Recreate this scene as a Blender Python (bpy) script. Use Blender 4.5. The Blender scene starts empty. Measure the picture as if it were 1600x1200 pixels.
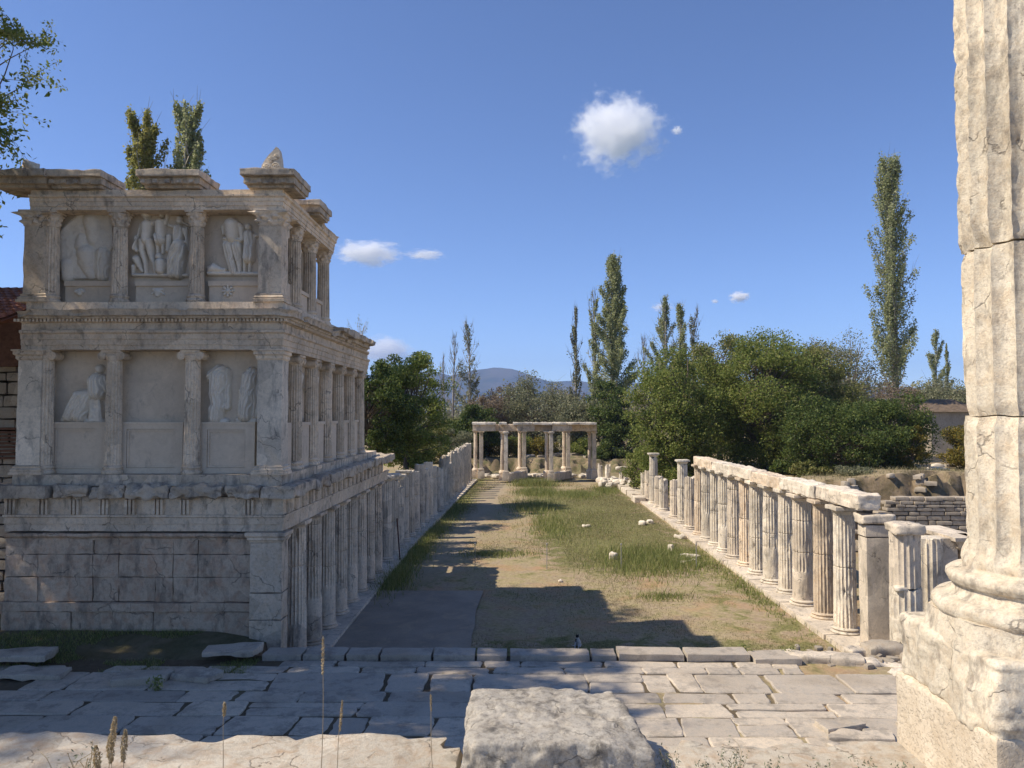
import bpy, math, random
import numpy as np
from mathutils import Vector, Matrix
random.seed(7)
SC = bpy.context.scene
COL = SC.collection
F = 1202.0; PITCH = math.atan(45/F); YAW = math.atan(13/F); CAMZ = 6.1
_cp, _sp = math.cos(PITCH), math.sin(PITCH); cy_, sy_ = math.cos(YAW), math.sin(YAW)
def U(px, py, Y):
    """world point at distance Y in front of the camera for a measured photo position"""
    dx, dy = (px-800)/F, (600-py)/F
    v = (dx, _cp-dy*_sp, _sp+dy*_cp)
    d = (v[0]*cy_-v[1]*sy_, v[0]*sy_+v[1]*cy_, v[2])
    t = Y/d[1]
    return (d[0]*t, Y, CAMZ+d[2]*t)
def ZX(px, Y): return U(px, 645, Y)[0]
def ZZ(py, Y, px=813): return U(px, py, Y)[2]
# ---------------------------------------------------------------- noise
def _h(ix, iy, iz, s):
    n = (ix*374761393 + iy*668265263 + iz*2147483647 + s*1274126177) & 0xffffffff
    n = ((n ^ (n >> 13))*1274126177) & 0xffffffff
    n = ((n ^ (n >> 16))*2246822519) & 0xffffffff
    return ((n ^ (n >> 15)) & 0xffffff)/float(0xffffff)*2-1
def vn(p, s=0):
    p = np.asarray(p, float); i = np.floor(p).astype(np.int64); f = p-i; f = f*f*(3-2*f)
    x, y, z = i[..., 0], i[..., 1], i[..., 2]; u, v, w = f[..., 0], f[..., 1], f[..., 2]
    r = 0
    for a in (0, 1):
        for b in (0, 1):
            for c in (0, 1):
                r = r + _h(x+a, y+b, z+c, s)*(u if a else 1-u)*(v if b else 1-v)*(w if c else 1-w)
    return r
def fbm(p, o=3, s=0):
    p = np.asarray(p, float); r = 0; a = 1
    for k in range(o):
        r = r+a*vn(p*2**k+17.3*k, s+k); a *= .5
    return r
def ss(a, b, x):
    t = np.clip((np.asarray(x, float)-a)/(b-a), 0, 1); return t*t*(3-2*t)
# ---------------------------------------------------------------- mesh helpers
class MB:
    def __init__(s): s.v = []; s.f = []; s.n = 0
    def add(s, v, f):
        v = np.asarray(v, float).reshape(-1, 3); s.v.append(v)
        if isinstance(f, np.ndarray): f = f.tolist()
        n = s.n; s.f.extend([tuple(i+n for i in q) for q in f]); s.n += len(v); return s
    def box(s, x0, x1, y0, y1, z0, z1):
        v = [(x0,y0,z0),(x1,y0,z0),(x1,y1,z0),(x0,y1,z0),(x0,y0,z1),(x1,y0,z1),(x1,y1,z1),(x0,y1,z1)]
        return s.add(v, [(0,3,2,1),(4,5,6,7),(0,1,5,4),(1,2,6,5),(2,3,7,6),(3,0,4,7)])
    def rock(s, c, d, n=4, amp=.02, rd=.15, seed=0, fr=3.0, rot=0, tilt=0, jit=0):
        v, f = rockbox(c, d, n, amp, rd, seed, fr, rot, tilt, jit); return s.add(v, f)
    def lathe(s, prof, seg=24, c=(0,0,0), sq=None):
        a = np.linspace(0, 2*math.pi, seg, endpoint=False); p = np.array(prof, float)
        v = np.zeros((len(p), seg, 3)); v[..., 0] = c[0]+p[:, 0:1]*np.cos(a); v[..., 1] = c[1]+p[:, 0:1]*np.sin(a); v[..., 2] = c[2]+p[:, 1:2]
        f = []
        for i in range(len(p)-1):
            for j in range(seg):
                k = (j+1) % seg; f.append((i*seg+j, i*seg+k, (i+1)*seg+k, (i+1)*seg+j))
        f.append(tuple(range(seg-1, -1, -1))); f.append(tuple((len(p)-1)*seg+j for j in range(seg)))
        return s.add(v, f)
    def tube(s, pts, rad, seg=6):
        pts = [Vector(p) for p in pts]; rings = []
        for i, p in enumerate(pts):
            d = (pts[min(i+1, len(pts)-1)]-pts[max(i-1, 0)])
            if d.length < 1e-9: d = Vector((0,0,1))
            d.normalize(); u = d.cross(Vector((0.31, .17, .93)) if abs(d.z) < .9 else Vector((1, .1, 0))).normalized(); w = d.cross(u)
            r = rad[i] if hasattr(rad, '__len__') else rad
            rings += [tuple(p+(u*math.cos(t)+w*math.sin(t))*r) for t in [2*math.pi*k/seg for k in range(seg)]]
        f = []
        for i in range(len(pts)-1):
            for j in range(seg):
                k = (j+1) % seg; f.append((i*seg+j, i*seg+k, (i+1)*seg+k, (i+1)*seg+j))
        f.append(tuple(range(seg-1, -1, -1))); f.append(tuple((len(pts)-1)*seg+j for j in range(seg)))
        return s.add(rings, f)
    def grid(s, P, wrap=False):
        a, b = P.shape[:2]; f = []
        I = np.arange(a*b).reshape(a, b)
        if wrap: I = np.concatenate([I, I[:, :1]], 1)
        q = np.stack([I[:-1, :-1], I[:-1, 1:], I[1:, 1:], I[1:, :-1]], -1).reshape(-1, 4)
        return s.add(P.reshape(-1, 3), q)
    def mesh(s, name, smooth=False, auto=None):
        m = bpy.data.meshes.new(name); m.from_pydata(np.concatenate(s.v).tolist(), [], s.f); m.update()
        if smooth:
            m.polygons.foreach_set('use_smooth', [True]*len(m.polygons))
            m.set_sharp_from_angle(angle=math.radians(smooth if smooth is not True else 40))
        return m
    def build(s, name, mat, parent=None, loc=None, smooth=False, **k):
        o = bpy.data.objects.new(name, s.mesh(name, smooth)); COL.objects.link(o)
        if mat: o.data.materials.append(mat)
        if parent is not None:
            o.parent = parent
            o.location = loc if loc is not None else -parent.location    # geometry given in world metres
        elif loc is not None: o.location = loc
        if k: tag(o, **k)
        return o
_rc = {}
def _cube(n):
    if n in _rc: return _rc[n]
    key = {}; V = []; Fq = []
    def vid(p):
        k = tuple(int(round(q*n)) for q in p)
        if k not in key: key[k] = len(V); V.append([q/n*2-1 for q in k])
        return key[k]
    for ax in range(3):
        for sd in (0, 1):
            for i in range(n):
                for j in range(n):
                    c = []
                    for (a, b) in ((0,0),(1,0),(1,1),(0,1)):
                        p = [0,0,0]; p[ax] = sd; p[(ax+1) % 3] = (i+a)/n; p[(ax+2) % 3] = (j+b)/n; c.append(vid(p))
                    Fq.append(tuple(c if sd else c[::-1]))
    _rc[n] = (np.array(V), Fq); return _rc[n]
def rockbox(c, d, n, amp, rd, seed, fr, rot, tilt, jit=0):
    V, Fq = _cube(n); d = np.array(d, float)/2; m = d.min()
    P = V*d
    inner = np.maximum(d-rd*m*2, d*.05); q = np.clip(P, -inner, inner); e = P-q; L = np.linalg.norm(e, axis=1, keepdims=True)
    mx = (d-inner).max()
    ee = e/np.maximum(d-inner, 1e-9); Le = np.linalg.norm(ee, axis=1, keepdims=True)
    P = np.where(Le > 1e-6, q+e*(np.abs(ee).max(1, keepdims=True)/np.maximum(Le, 1e-6))**.9, P)
    rs = np.random.RandomState(seed % 100000)
    if jit:
        co = rs.uniform(-jit, jit, (2, 2, 3)); s01 = (V+1)/2
        w = 0
        for a in (0, 1):
            for b in (0, 1):
                w = w+co[a, b]*((s01[:, 0:1] if a else 1-s01[:, 0:1])*(s01[:, 1:2] if b else 1-s01[:, 1:2]))
        w[:, 2] *= .15; P = P+w
    N = P/np.maximum(np.linalg.norm(P/d, axis=1, keepdims=True), 1e-6)/d.max(); N = V/np.linalg.norm(V, axis=1, keepdims=True)
    P = P+N*(fbm(P*fr+seed*3.7, 3, seed % 97)*amp)[:, None]
    ca, sa = math.cos(rot), math.sin(rot)
    if tilt:
        ct, st = math.cos(tilt), math.sin(tilt); P = np.stack([P[:, 0]*ct+P[:, 2]*st, P[:, 1], -P[:, 0]*st+P[:, 2]*ct], 1)
    P = np.stack([P[:, 0]*ca-P[:, 1]*sa, P[:, 0]*sa+P[:, 1]*ca, P[:, 2]], 1)
    return P+np.array(c), Fq
def tag(o, label=None, cat=None, group=None, kind=None):
    if label: o['label'] = label
    if cat: o['category'] = cat
    if group: o['group'] = group
    if kind: o['kind'] = kind
    elif label and cat: o['kind'] = 'thing'
    return o
def empty(name, loc, label=None, cat=None, group=None, rz=0):
    o = bpy.data.objects.new(name, None); COL.objects.link(o); o.location = Vector(loc); o.rotation_euler = (0, 0, rz); o.empty_display_size = .3
    return tag(o, label, cat, group)
def put(name, mesh, mat, parent, loc=(0,0,0), rot=(0,0,0)):
    o = bpy.data.objects.new(name, mesh); COL.objects.link(o); o.parent = parent; o.location = loc; o.rotation_euler = rot
    if mat and not mesh.materials: mesh.materials.append(mat)
    return o
def fastmesh(name, V, nper, mat=None):
    """V: (N*nper,3); every nper vertices form one face"""
    m = bpy.data.meshes.new(name); n = len(V); k = n//nper
    m.vertices.add(n); m.vertices.foreach_set('co', V.astype(np.float32).ravel())
    m.loops.add(n); m.loops.foreach_set('vertex_index', np.arange(n, dtype=np.int32))
    m.polygons.add(k); m.polygons.foreach_set('loop_start', np.arange(0, n, nper, dtype=np.int32))
    try: m.polygons.foreach_set('loop_total', np.full(k, nper, dtype=np.int32))
    except Exception: pass
    m.update(calc_edges=True); m.validate()
    if mat: m.materials.append(mat)
    return m
# ---------------------------------------------------------------- materials
class NT:
    def __init__(s, name):
        s.m = bpy.data.materials.new(name); s.m.use_nodes = True; s.t = s.m.node_tree; s.t.nodes.clear()
        s.out = s.t.nodes.new('ShaderNodeOutputMaterial'); s.pos = s.n('ShaderNodeNewGeometry').outputs['Position']
    def n(s, ty, **k):
        nd = s.t.nodes.new(ty)
        for a, b in k.items(): setattr(nd, a, b)
        return nd
    def l(s, a, b): s.t.links.new(a, b)
    def noise(s, scale, det=4, rough=.55, vec=None, dist=0, st=None):
        nd = s.n('ShaderNodeTexNoise'); nd.inputs['Scale'].default_value = scale; nd.inputs['Detail'].default_value = det
        nd.inputs['Roughness'].default_value = rough; nd.inputs['Distortion'].default_value = dist
        v = vec or s.pos
        if st:
            mp = s.n('ShaderNodeMapping'); mp.inputs['Scale'].default_value = st; s.l(v, mp.inputs[0]); v = mp.outputs[0]
        s.l(v, nd.inputs['Vector']); return nd.outputs['Fac']
    def ramp(s, fac, stops):
        r = s.n('ShaderNodeValToRGB'); e = r.color_ramp.elements
        while len(e) < len(stops): e.new(.5)
        for i, (p, c) in enumerate(stops):
            e[i].position = p; e[i].color = (c, c, c, 1) if isinstance(c, (int, float)) else (*c, 1)
        s.l(fac, r.inputs[0]); return r.outputs[0]
    def mix(s, fac, a, b, mode='MIX'):
        m = s.n('ShaderNodeMix', data_type='RGBA', blend_type=mode)
        for i, x in ((0, fac), (6, a), (7, b)):
            if isinstance(x, (int, float)): m.inputs[i].default_value = x if i == 0 else (x, x, x, 1)
            elif isinstance(x, tuple): m.inputs[i].default_value = (*x, 1)
            else: s.l(x, m.inputs[i])
        return m.outputs[2]
    def math(s, op, a, b=0):
        m = s.n('ShaderNodeMath', operation=op)
        for i, x in ((0, a), (1, b)):
            if isinstance(x, (int, float)): m.inputs[i].default_value = x
            else: s.l(x, m.inputs[i])
        return m.outputs[0]
    def bump(s, h, strength=.4, dist=.02, prev=None):
        b = s.n('ShaderNodeBump'); b.inputs['Strength'].default_value = strength; b.inputs['Distance'].default_value = dist
        s.l(h, b.inputs['Height'])
        if prev: s.l(prev, b.inputs['Normal'])
        return b.outputs[0]
    def fin(s, col, normal=None, rough=.85, spec=.2):
        p = s.n('ShaderNodeBsdfPrincipled'); p.inputs['Roughness'].default_value = rough; p.inputs['Specular IOR Level'].default_value = spec
        if isinstance(col, tuple): p.inputs['Base Color'].default_value = (*col, 1)
        else: s.l(col, p.inputs['Base Color'])
        if normal: s.l(normal, p.inputs['Normal'])
        s.l(p.outputs[0], s.out.inputs[0]); return s.m
def marble(name, base=(.50,.46,.39), warm=(.42,.30,.18), dark=(.16,.14,.12), wa=.35, da=.5, sc=1.0, bs=.5, grain=1.0, dthr=.56, tintrand=.12, stz=.6, cell=.55, ck=.6):
    t = NT(name)
    big = t.noise(1.1*sc, 5, .6); mid = t.noise(4.5*sc, 6, .65, dist=.6); st = t.noise(2.2*sc, 6, .7, st=(1.6, 1.6, stz))
    fine = t.noise(38*sc, 3, .7)
    c = t.mix(t.ramp(big, [(.3, 0.), (.7, 1.)]), base, tuple(b*.84 for b in base))
    c = t.mix(t.math('MULTIPLY', t.ramp(mid, [(.45, 0.), (.72, 1.)]), wa), c, warm)
    c = t.mix(t.math('MULTIPLY', t.ramp(st, [(dthr, 0.), (dthr+.16, 1.)]), da), c, dark)
    c = t.mix(t.math('MULTIPLY', t.ramp(fine, [(.56, 0.), (.72, 1.)]), .35*grain), c, tuple(d*1.3 for d in dark))
    c = t.mix(.5, c, t.ramp(fine, [(.2, .8), (.8, 1.2)]), 'MULTIPLY') if False else c
    pit = t.noise(13*sc, 8, .8, dist=.3); c = t.mix(t.math('MULTIPLY', t.ramp(pit, [(.50, 0.), (.62, 1.)]), .55*grain*da), c, tuple(d*1.6 for d in dark)); c = t.mix(t.math('MULTIPLY', t.ramp(pit, [(.34, 1.), (.44, 0.)]), .35), c, tuple(min(.8, b*1.18) for b in base))
    vc = t.n('ShaderNodeTexVoronoi'); vc.inputs['Scale'].default_value = 1.25*min(sc, 1.3); t.l(t.pos, vc.inputs['Vector']); sv = t.n('ShaderNodeSeparateColor'); t.l(vc.outputs['Color'], sv.inputs[0])
    c = t.mix(cell, c, t.ramp(sv.outputs[0], [(0, .72), (.5, 1.), (1, 1.22)]), 'MULTIPLY')
    wv = t.n('ShaderNodeVectorMath', operation='ADD'); nz_ = t.n('ShaderNodeTexNoise'); nz_.inputs['Scale'].default_value = 3*sc; nz_.inputs['Detail'].default_value = 4; t.l(t.pos, nz_.inputs['Vector']); sc_ = t.n('ShaderNodeVectorMath', operation='SCALE'); sc_.inputs['Scale'].default_value = .5/sc; t.l(nz_.outputs['Color'], sc_.inputs[0]); t.l(t.pos, wv.inputs[0]); t.l(sc_.outputs[0], wv.inputs[1])
    ve = t.n('ShaderNodeTexVoronoi', feature='DISTANCE_TO_EDGE'); ve.inputs['Scale'].default_value = 1.1*sc; t.l(wv.outputs[0], ve.inputs['Vector']); crk = t.math('MULTIPLY', t.ramp(ve.outputs['Distance'], [(.004, 1.), (.016, 0.)]), t.ramp(t.noise(1.9*sc, 2, .5), [(.50, 0.), (.56, 1.)]))
    c = t.mix(t.math('MULTIPLY', crk, ck), c, tuple(d*.7 for d in dark))
    oi = t.n('ShaderNodeObjectInfo')
    tr = t.n('ShaderNodeMapRange'); t.l(oi.outputs['Random'], tr.inputs[0]); tr.inputs[3].default_value = 1-tintrand; tr.inputs[4].default_value = 1+tintrand
    vm = t.n('ShaderNodeVectorMath', operation='SCALE'); t.l(c, vm.inputs[0]); t.l(tr.outputs[0], vm.inputs['Scale'])
    b1 = t.bump(mid, bs*.55, .03/sc); b2 = t.bump(t.noise(22*sc, 6, .75), bs*grain, .014/sc, b1)
    b2 = t.bump(t.ramp(t.noise(55*sc, 5, .7), [(.30, 0.), (.46, 1.)]), bs*.8*grain, .005/sc, b2)
    b2 = t.bump(t.math('SUBTRACT', 1., crk), ck*.8, .02/sc, b2)
    return t.fin(vm.outputs[0], b2, .88)
M = {}
M['marble'] = marble('marble_weathered', (.76,.62,.46), (.58,.39,.22), wa=.5, da=.75, dthr=.53)
M['white'] = marble('marble_white', (.78,.69,.555), (.46,.34,.20), (.17,.155,.135), wa=.45, da=.7, dthr=.52, sc=1.3)
M['grey'] = marble('marble_grey', (.74,.63,.49), (.36,.31,.24), (.15,.145,.135), wa=.3, da=.6, dthr=.52, sc=1.3)
M['wall'] = marble('ashlar_red_stain', (.55,.43,.31), (.44,.25,.15), (.12,.10,.08), wa=.75, da=.7, dthr=.50)
M['niche'] = marble('niche_plaster', (.70,.575,.435), (.48,.38,.27), (.20,.17,.14), wa=.4, da=.55, bs=.12, grain=.4, dthr=.6, tintrand=.03, cell=.12, ck=.15)
M['relief'] = marble('relief_marble', (.80,.71,.58), (.56,.47,.36), (.26,.23,.20), wa=.3, da=.5, bs=.25, grain=.4, sc=2, dthr=.6, tintrand=.04, cell=.1, ck=.12)
M['near'] = marble('marble_near', (.76,.67,.52), (.56,.41,.25), (.20,.17,.14), wa=.6, da=.75, sc=2.6, bs=.9, dthr=.51, grain=1.1, stz=.9, tintrand=.02)
M['pink'] = marble('ledge_marble', (.58,.52,.42), (.44,.31,.20), (.22,.18,.13), wa=.85, da=.6, sc=2.6, bs=.9, dthr=.52, stz=1, tintrand=.02)
M['bank'] = marble('rubble_stone', (.42,.36,.28), (.34,.24,.155), (.10,.09,.075), wa=.5, da=.5, sc=2, bs=.6)
M['crust'] = marble('marble_dark_crust', (.60,.50,.38), (.48,.34,.20), (.19,.165,.14), wa=.5, da=.85, sc=1.1, bs=.8, dthr=.48, stz=.9)
M['plinth'] = marble('marble_plinth', (.68,.60,.48), (.50,.37,.22), (.15,.13,.11), wa=.6, da=1.0, sc=2.6, bs=1.1, dthr=.46, tintrand=.02, grain=1.4, stz=.9)
M['block'] = marble('block_grey', (.54,.495,.42), (.40,.31,.21), (.15,.135,.115), wa=.4, da=.9, sc=3, bs=1.0, dthr=.48, tintrand=.02, grain=1.3, stz=1)
def simple(name, col, v=.25, sc=8, bs=.3, rough=.85):
    t = NT(name); n = t.noise(sc, 5, .6)
    return t.fin(t.mix(t.ramp(n, [(.3, 0.), (.7, 1.)]), tuple(c*(1-v) for c in col), tuple(c*(1+v) for c in col)), t.bump(n, bs, .02), rough)
# drilled / picked stone for the pedestal
t = NT('pecked_stone'); vo = t.n('ShaderNodeTexVoronoi'); vo.inputs['Scale'].default_value = 55; t.l(t.pos, vo.inputs['Vector'])
pk = t.ramp(vo.outputs['Distance'], [(.10, 0.), (.55, 1.)]); n1 = t.noise(5, 6, .65)
c = t.mix(t.ramp(n1, [(.35, 0.), (.7, 1.)]), (.66,.57,.44), (.50,.40,.28)); c = t.mix(t.math('MULTIPLY', pk, 1.0), t.mix(.55, (.34,.27,.19), c), c)
pk = t.ramp(t.noise(48, 3, .6, dist=.3), [(.34, 0.), (.50, 1.)]); c = t.mix(t.ramp(n1, [(.35, 0.), (.7, 1.)]), (.66,.57,.44), (.50,.40,.28)); c = t.mix(pk, (.52,.44,.33), c)
M['pecked'] = t.fin(c, t.bump(t.noise(9, 5, .6), .5, .03, t.bump(pk, .6, .006)), .9)
# paving
t = NT('paving_slabs'); n1 = t.noise(.9, 3, .5); n2 = t.noise(6, 7, .7, dist=.5); n3 = t.noise(40, 3, .6)
g = t.n('ShaderNodeNewGeometry'); ri = t.ramp(g.outputs['Random Per Island'], [(0, (.40,.34,.27)), (.3, (.51,.435,.34)), (.6, (.60,.505,.385)), (.85, (.45,.385,.305)), (1, (.66,.55,.41))])
c = t.mix(t.math('MULTIPLY', t.ramp(n2, [(.45, 0.), (.7, 1.)]), .6), ri, (.33,.31,.27))
c = t.mix(t.math('MULTIPLY', t.ramp(n1, [(.5, 0.), (.7, 1.)]), .4), c, (.27,.21,.14)); c = t.mix(t.math('MULTIPLY', t.ramp(n3, [(.5, 0.), (.75, 1.)]), .35), c, (.12,.115,.11))
c = t.mix(t.math('MULTIPLY', t.ramp(t.noise(2.3, 8, .75), [(.52, 0.), (.60, 1.)]), .45), c, (.17,.15,.125))
M['pave'] = t.fin(c, t.bump(n2, .35, .03, t.bump(t.noise(30, 5, .7), .4, .006)), .75, .3)
# concrete patch
t = NT('concrete_floor'); n1 = t.noise(.7, 5, .6); n2 = t.noise(20, 5, .7)
c = t.mix(t.ramp(n1, [(.35, 0.), (.7, 1.)]), (.25,.215,.17), (.34,.29,.225)); c = t.mix(t.ramp(n2, [(.5, 0.), (.8, .4)]), c, (.08,.08,.08))
c = t.mix(t.math('MULTIPLY', t.ramp(t.noise(1.6, 7, .72, dist=.6), [(.50, 0.), (.64, 1.)]), .6), c, (.40,.32,.22))
M['concrete'] = t.fin(c, t.bump(n2, .3, .006), .85)
# ground
t = NT('ground_earth'); sep = t.n('ShaderNodeSeparateXYZ'); t.l(t.pos, sep.inputs[0]); X_, Y_, Z_ = sep.outputs
n1 = t.noise(.22, 6, .62, dist=.4); n2 = t.noise(1.3, 6, .66, dist=.5); n3 = t.noise(9, 6, .7); n4 = t.noise(.5, 4, .6, vec=None)
earth = t.mix(t.ramp(n3, [(.3, 0.), (.7, 1.)]), (.235,.175,.115), (.43,.34,.23))
straw = t.mix(t.ramp(n3, [(.3, 0.), (.7, 1.)]), (.26,.215,.115), (.43,.355,.20))
red = (.42,.24,.13); green = t.mix(t.ramp(n3, [(.35, 0.), (.65, 1.)]), (.085,.095,.03), (.22,.21,.08))
c = t.mix(t.ramp(n2, [(.38, 0.), (.58, 1.)]), earth, straw)
c = t.mix(t.math('MULTIPLY', t.ramp(n4, [(.52, 0.), (.68, 1.)]), .55), c, red)
# green zones: masks in metres
def band(v, a, b, w):
    m = t.n('ShaderNodeMapRange', interpolation_type='SMOOTHSTEP'); t.l(v, m.inputs[0]); m.inputs[1].default_value = a-w; m.inputs[2].default_value = a+w
    q = t.n('ShaderNodeMapRange', interpolation_type='SMOOTHSTEP'); t.l(v, q.inputs[0]); q.inputs[1].default_value = b-w; q.inputs[2].default_value = b+w; q.inputs[3].default_value = 1; q.inputs[4].default_value = 0
    return t.math('MULTIPLY', m.outputs[0], q.outputs[0])
z1 = t.math('MULTIPLY', band(X_, 1.2, 7.8, 1.2), band(Y_, 31, 62, 3))
z2 = t.math('MULTIPLY', band(X_, -6, -3.2, 1), band(Y_, 26, 75, 3))
z3 = t.math('MULTIPLY', band(X_, -1.3, 9.5, .8), band(Y_, 16.6, 21.5, .3))
z4 = t.math('MULTIPLY', band(X_, 6.2, 9.5, .8), band(Y_, 16.8, 40, .3))
zz = t.math('MAXIMUM', t.math('MAXIMUM', z1, z2), t.math('MAXIMUM', t.math('MULTIPLY', z3, .5), t.math('MULTIPLY', z4, .4)))
gm = t.math('ADD', t.math('MULTIPLY', zz, .30), n2)
c = t.mix(t.math('MULTIPLY', t.ramp(gm, [(.55, 0.), (.71, 1.)]), .85), c, green)
path = t.math('MULTIPLY', band(t.math('ADD', t.math('SUBTRACT', X_, t.math('MULTIPLY', Y_, .055)), t.math('MULTIPLY', n1, 2)), -5.2, -3.6, .7), band(Y_, 27, 73, 4))
c = t.mix(t.math('MULTIPLY', path, .7), c, t.mix(n3, (.30,.24,.17), (.42,.35,.26)))
far = t.n('ShaderNodeMapRange'); t.l(Y_, far.inputs[0]); far.inputs[1].default_value = 120; far.inputs[2].default_value = 400
c = t.mix(far.outputs[0], c, (.09,.10,.045))
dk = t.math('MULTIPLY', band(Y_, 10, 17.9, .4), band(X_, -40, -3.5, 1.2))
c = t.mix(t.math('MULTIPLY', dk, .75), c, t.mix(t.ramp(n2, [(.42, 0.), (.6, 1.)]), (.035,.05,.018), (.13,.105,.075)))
ng = t.n('ShaderNodeSeparateXYZ'); t.l(t.n('ShaderNodeNewGeometry').outputs['Normal'], ng.inputs[0]); stp = t.ramp(ng.outputs[2], [(.72, 1.), (.95, 0.)]); c = t.mix(stp, c, t.mix(t.ramp(n3, [(.35, 0.), (.65, 1.)]), (.085,.06,.04), (.24,.18,.12)))
rb = t.math('MULTIPLY', band(X_, 11.5, 60, 1), band(Y_, 33, 75, 1)); c = t.mix(t.math('MULTIPLY', rb, .6), c, t.mix(t.ramp(n2, [(.4, 0.), (.62, 1.)]), (.14,.115,.06), (.33,.25,.165)))
fb = band(Y_, 76, 130, 3); c = t.mix(t.math('MULTIPLY', fb, .8), c, t.mix(t.ramp(n2, [(.4, 0.), (.62, 1.)]), (.10,.105,.045), (.27,.20,.13)))
street = t.math('MULTIPLY', t.math('LESS_THAN', Y_, 16.45), t.math('LESS_THAN', Z_, .985)); c = t.mix(t.math('MULTIPLY', street, band(X_, -30, 4.6, .3)), c, t.mix(n3, (.07,.055,.035), (.20,.155,.10)))
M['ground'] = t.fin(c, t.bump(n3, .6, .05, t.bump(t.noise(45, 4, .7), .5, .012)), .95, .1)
# mountain
t = NT('hill_scrub'); n1 = t.noise(.004, 8, .6); c = t.mix(t.ramp(n1, [(.4, 0.), (.6, 1.)]), (.025,.035,.03), (.085,.075,.06)); M['hill'] = t.fin(c, None, 1, 0)
def leafmat(name, a, b, c2=None, tr=.35):
    t = NT(name); g = t.n('ShaderNodeNewGeometry')
    st = [(0, a), (.55, b), (1, c2 or b)]; c = t.ramp(g.outputs['Random Per Island'], st)
    cl = t.noise(.55, 2, .5); c = t.mix(t.ramp(cl, [(.35, 0.), (.65, 1.)]), c, tuple(x*1.0 for x in b)) if False else c
    d = t.n('ShaderNodeBsdfPrincipled'); d.inputs['Roughness'].default_value = .6; d.inputs['Specular IOR Level'].default_value = .25; t.l(c, d.inputs['Base Color'])
    tl = t.n('ShaderNodeBsdfTranslucent'); t.l(c, tl.inputs[0]); mx = t.n('ShaderNodeMixShader'); mx.inputs[0].default_value = tr
    t.l(d.outputs[0], mx.inputs[1]); t.l(tl.outputs[0], mx.inputs[2]); t.l(mx.outputs[0], t.out.inputs[0]); return t.m
M['lf_green'] = leafmat('leaf_green', (.11,.15,.03), (.20,.245,.055), (.34,.33,.10), tr=.45)
M['lf_bright'] = leafmat('leaf_bright', (.15,.20,.04), (.26,.31,.07), (.42,.41,.13), tr=.5)
M['lf_olive'] = leafmat('leaf_olive', (.11,.13,.035), (.20,.21,.06), (.32,.28,.11))
M['lf_dark'] = leafmat('leaf_dark', (.045,.075,.018), (.09,.13,.03), (.17,.19,.045))
M['lf_poplar'] = leafmat('leaf_poplar', (.21,.24,.10), (.35,.37,.18), (.50,.50,.30), tr=.5)
M['lf_poplar_gold'] = leafmat('leaf_poplar_gold', (.19,.20,.06), (.32,.31,.09), (.45,.40,.15), tr=.5)
M['lf_grey'] = leafmat('leaf_grey', (.14,.155,.08), (.22,.225,.125), (.31,.285,.17))
M['lf_yellow'] = leafmat('leaf_yellow', (.09,.10,.02), (.19,.16,.03), (.30,.20,.03))
M['lf_rust'] = leafmat('leaf_rust', (.14,.10,.065), (.22,.165,.11), (.28,.22,.15))
M['grass'] = leafmat('grass_blades', (.12,.125,.05), (.24,.215,.10), (.40,.33,.19), .3)
M['weed'] = leafmat('weed_leaves', (.13,.17,.045), (.24,.27,.08), (.42,.38,.17))
M['straw'] = leafmat('dry_straw', (.38,.29,.16), (.50,.40,.24), (.58,.48,.32))
M['silver'] = leafmat('silver_leaves', (.11,.13,.08), (.20,.22,.15), (.28,.28,.20))
M['bark'] = simple('bark_brown', (.14,.11,.085), .35, 14, .8)
M['bark_pale'] = simple('bark_pale', (.30,.27,.23), .3, 10, .6)
M['twig'] = simple('twig_grey', (.27,.225,.19), .2, 4, .1)
M['soil'] = simple('dark_soil', (.15,.11,.075), .4, 3, .8)
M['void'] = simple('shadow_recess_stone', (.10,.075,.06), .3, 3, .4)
M['tile'] = simple('terracotta_tile', (.32,.15,.10), .35, 5, .3)
M['wood'] = simple('brown_wood', (.13,.065,.04), .3, 9, .3)
M['metal'] = simple('dull_metal', (.30,.29,.27), .1, 9, .1, .5)
M['rust'] = simple('rusty_metal', (.10,.045,.03), .2, 20, .2, .7)
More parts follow.
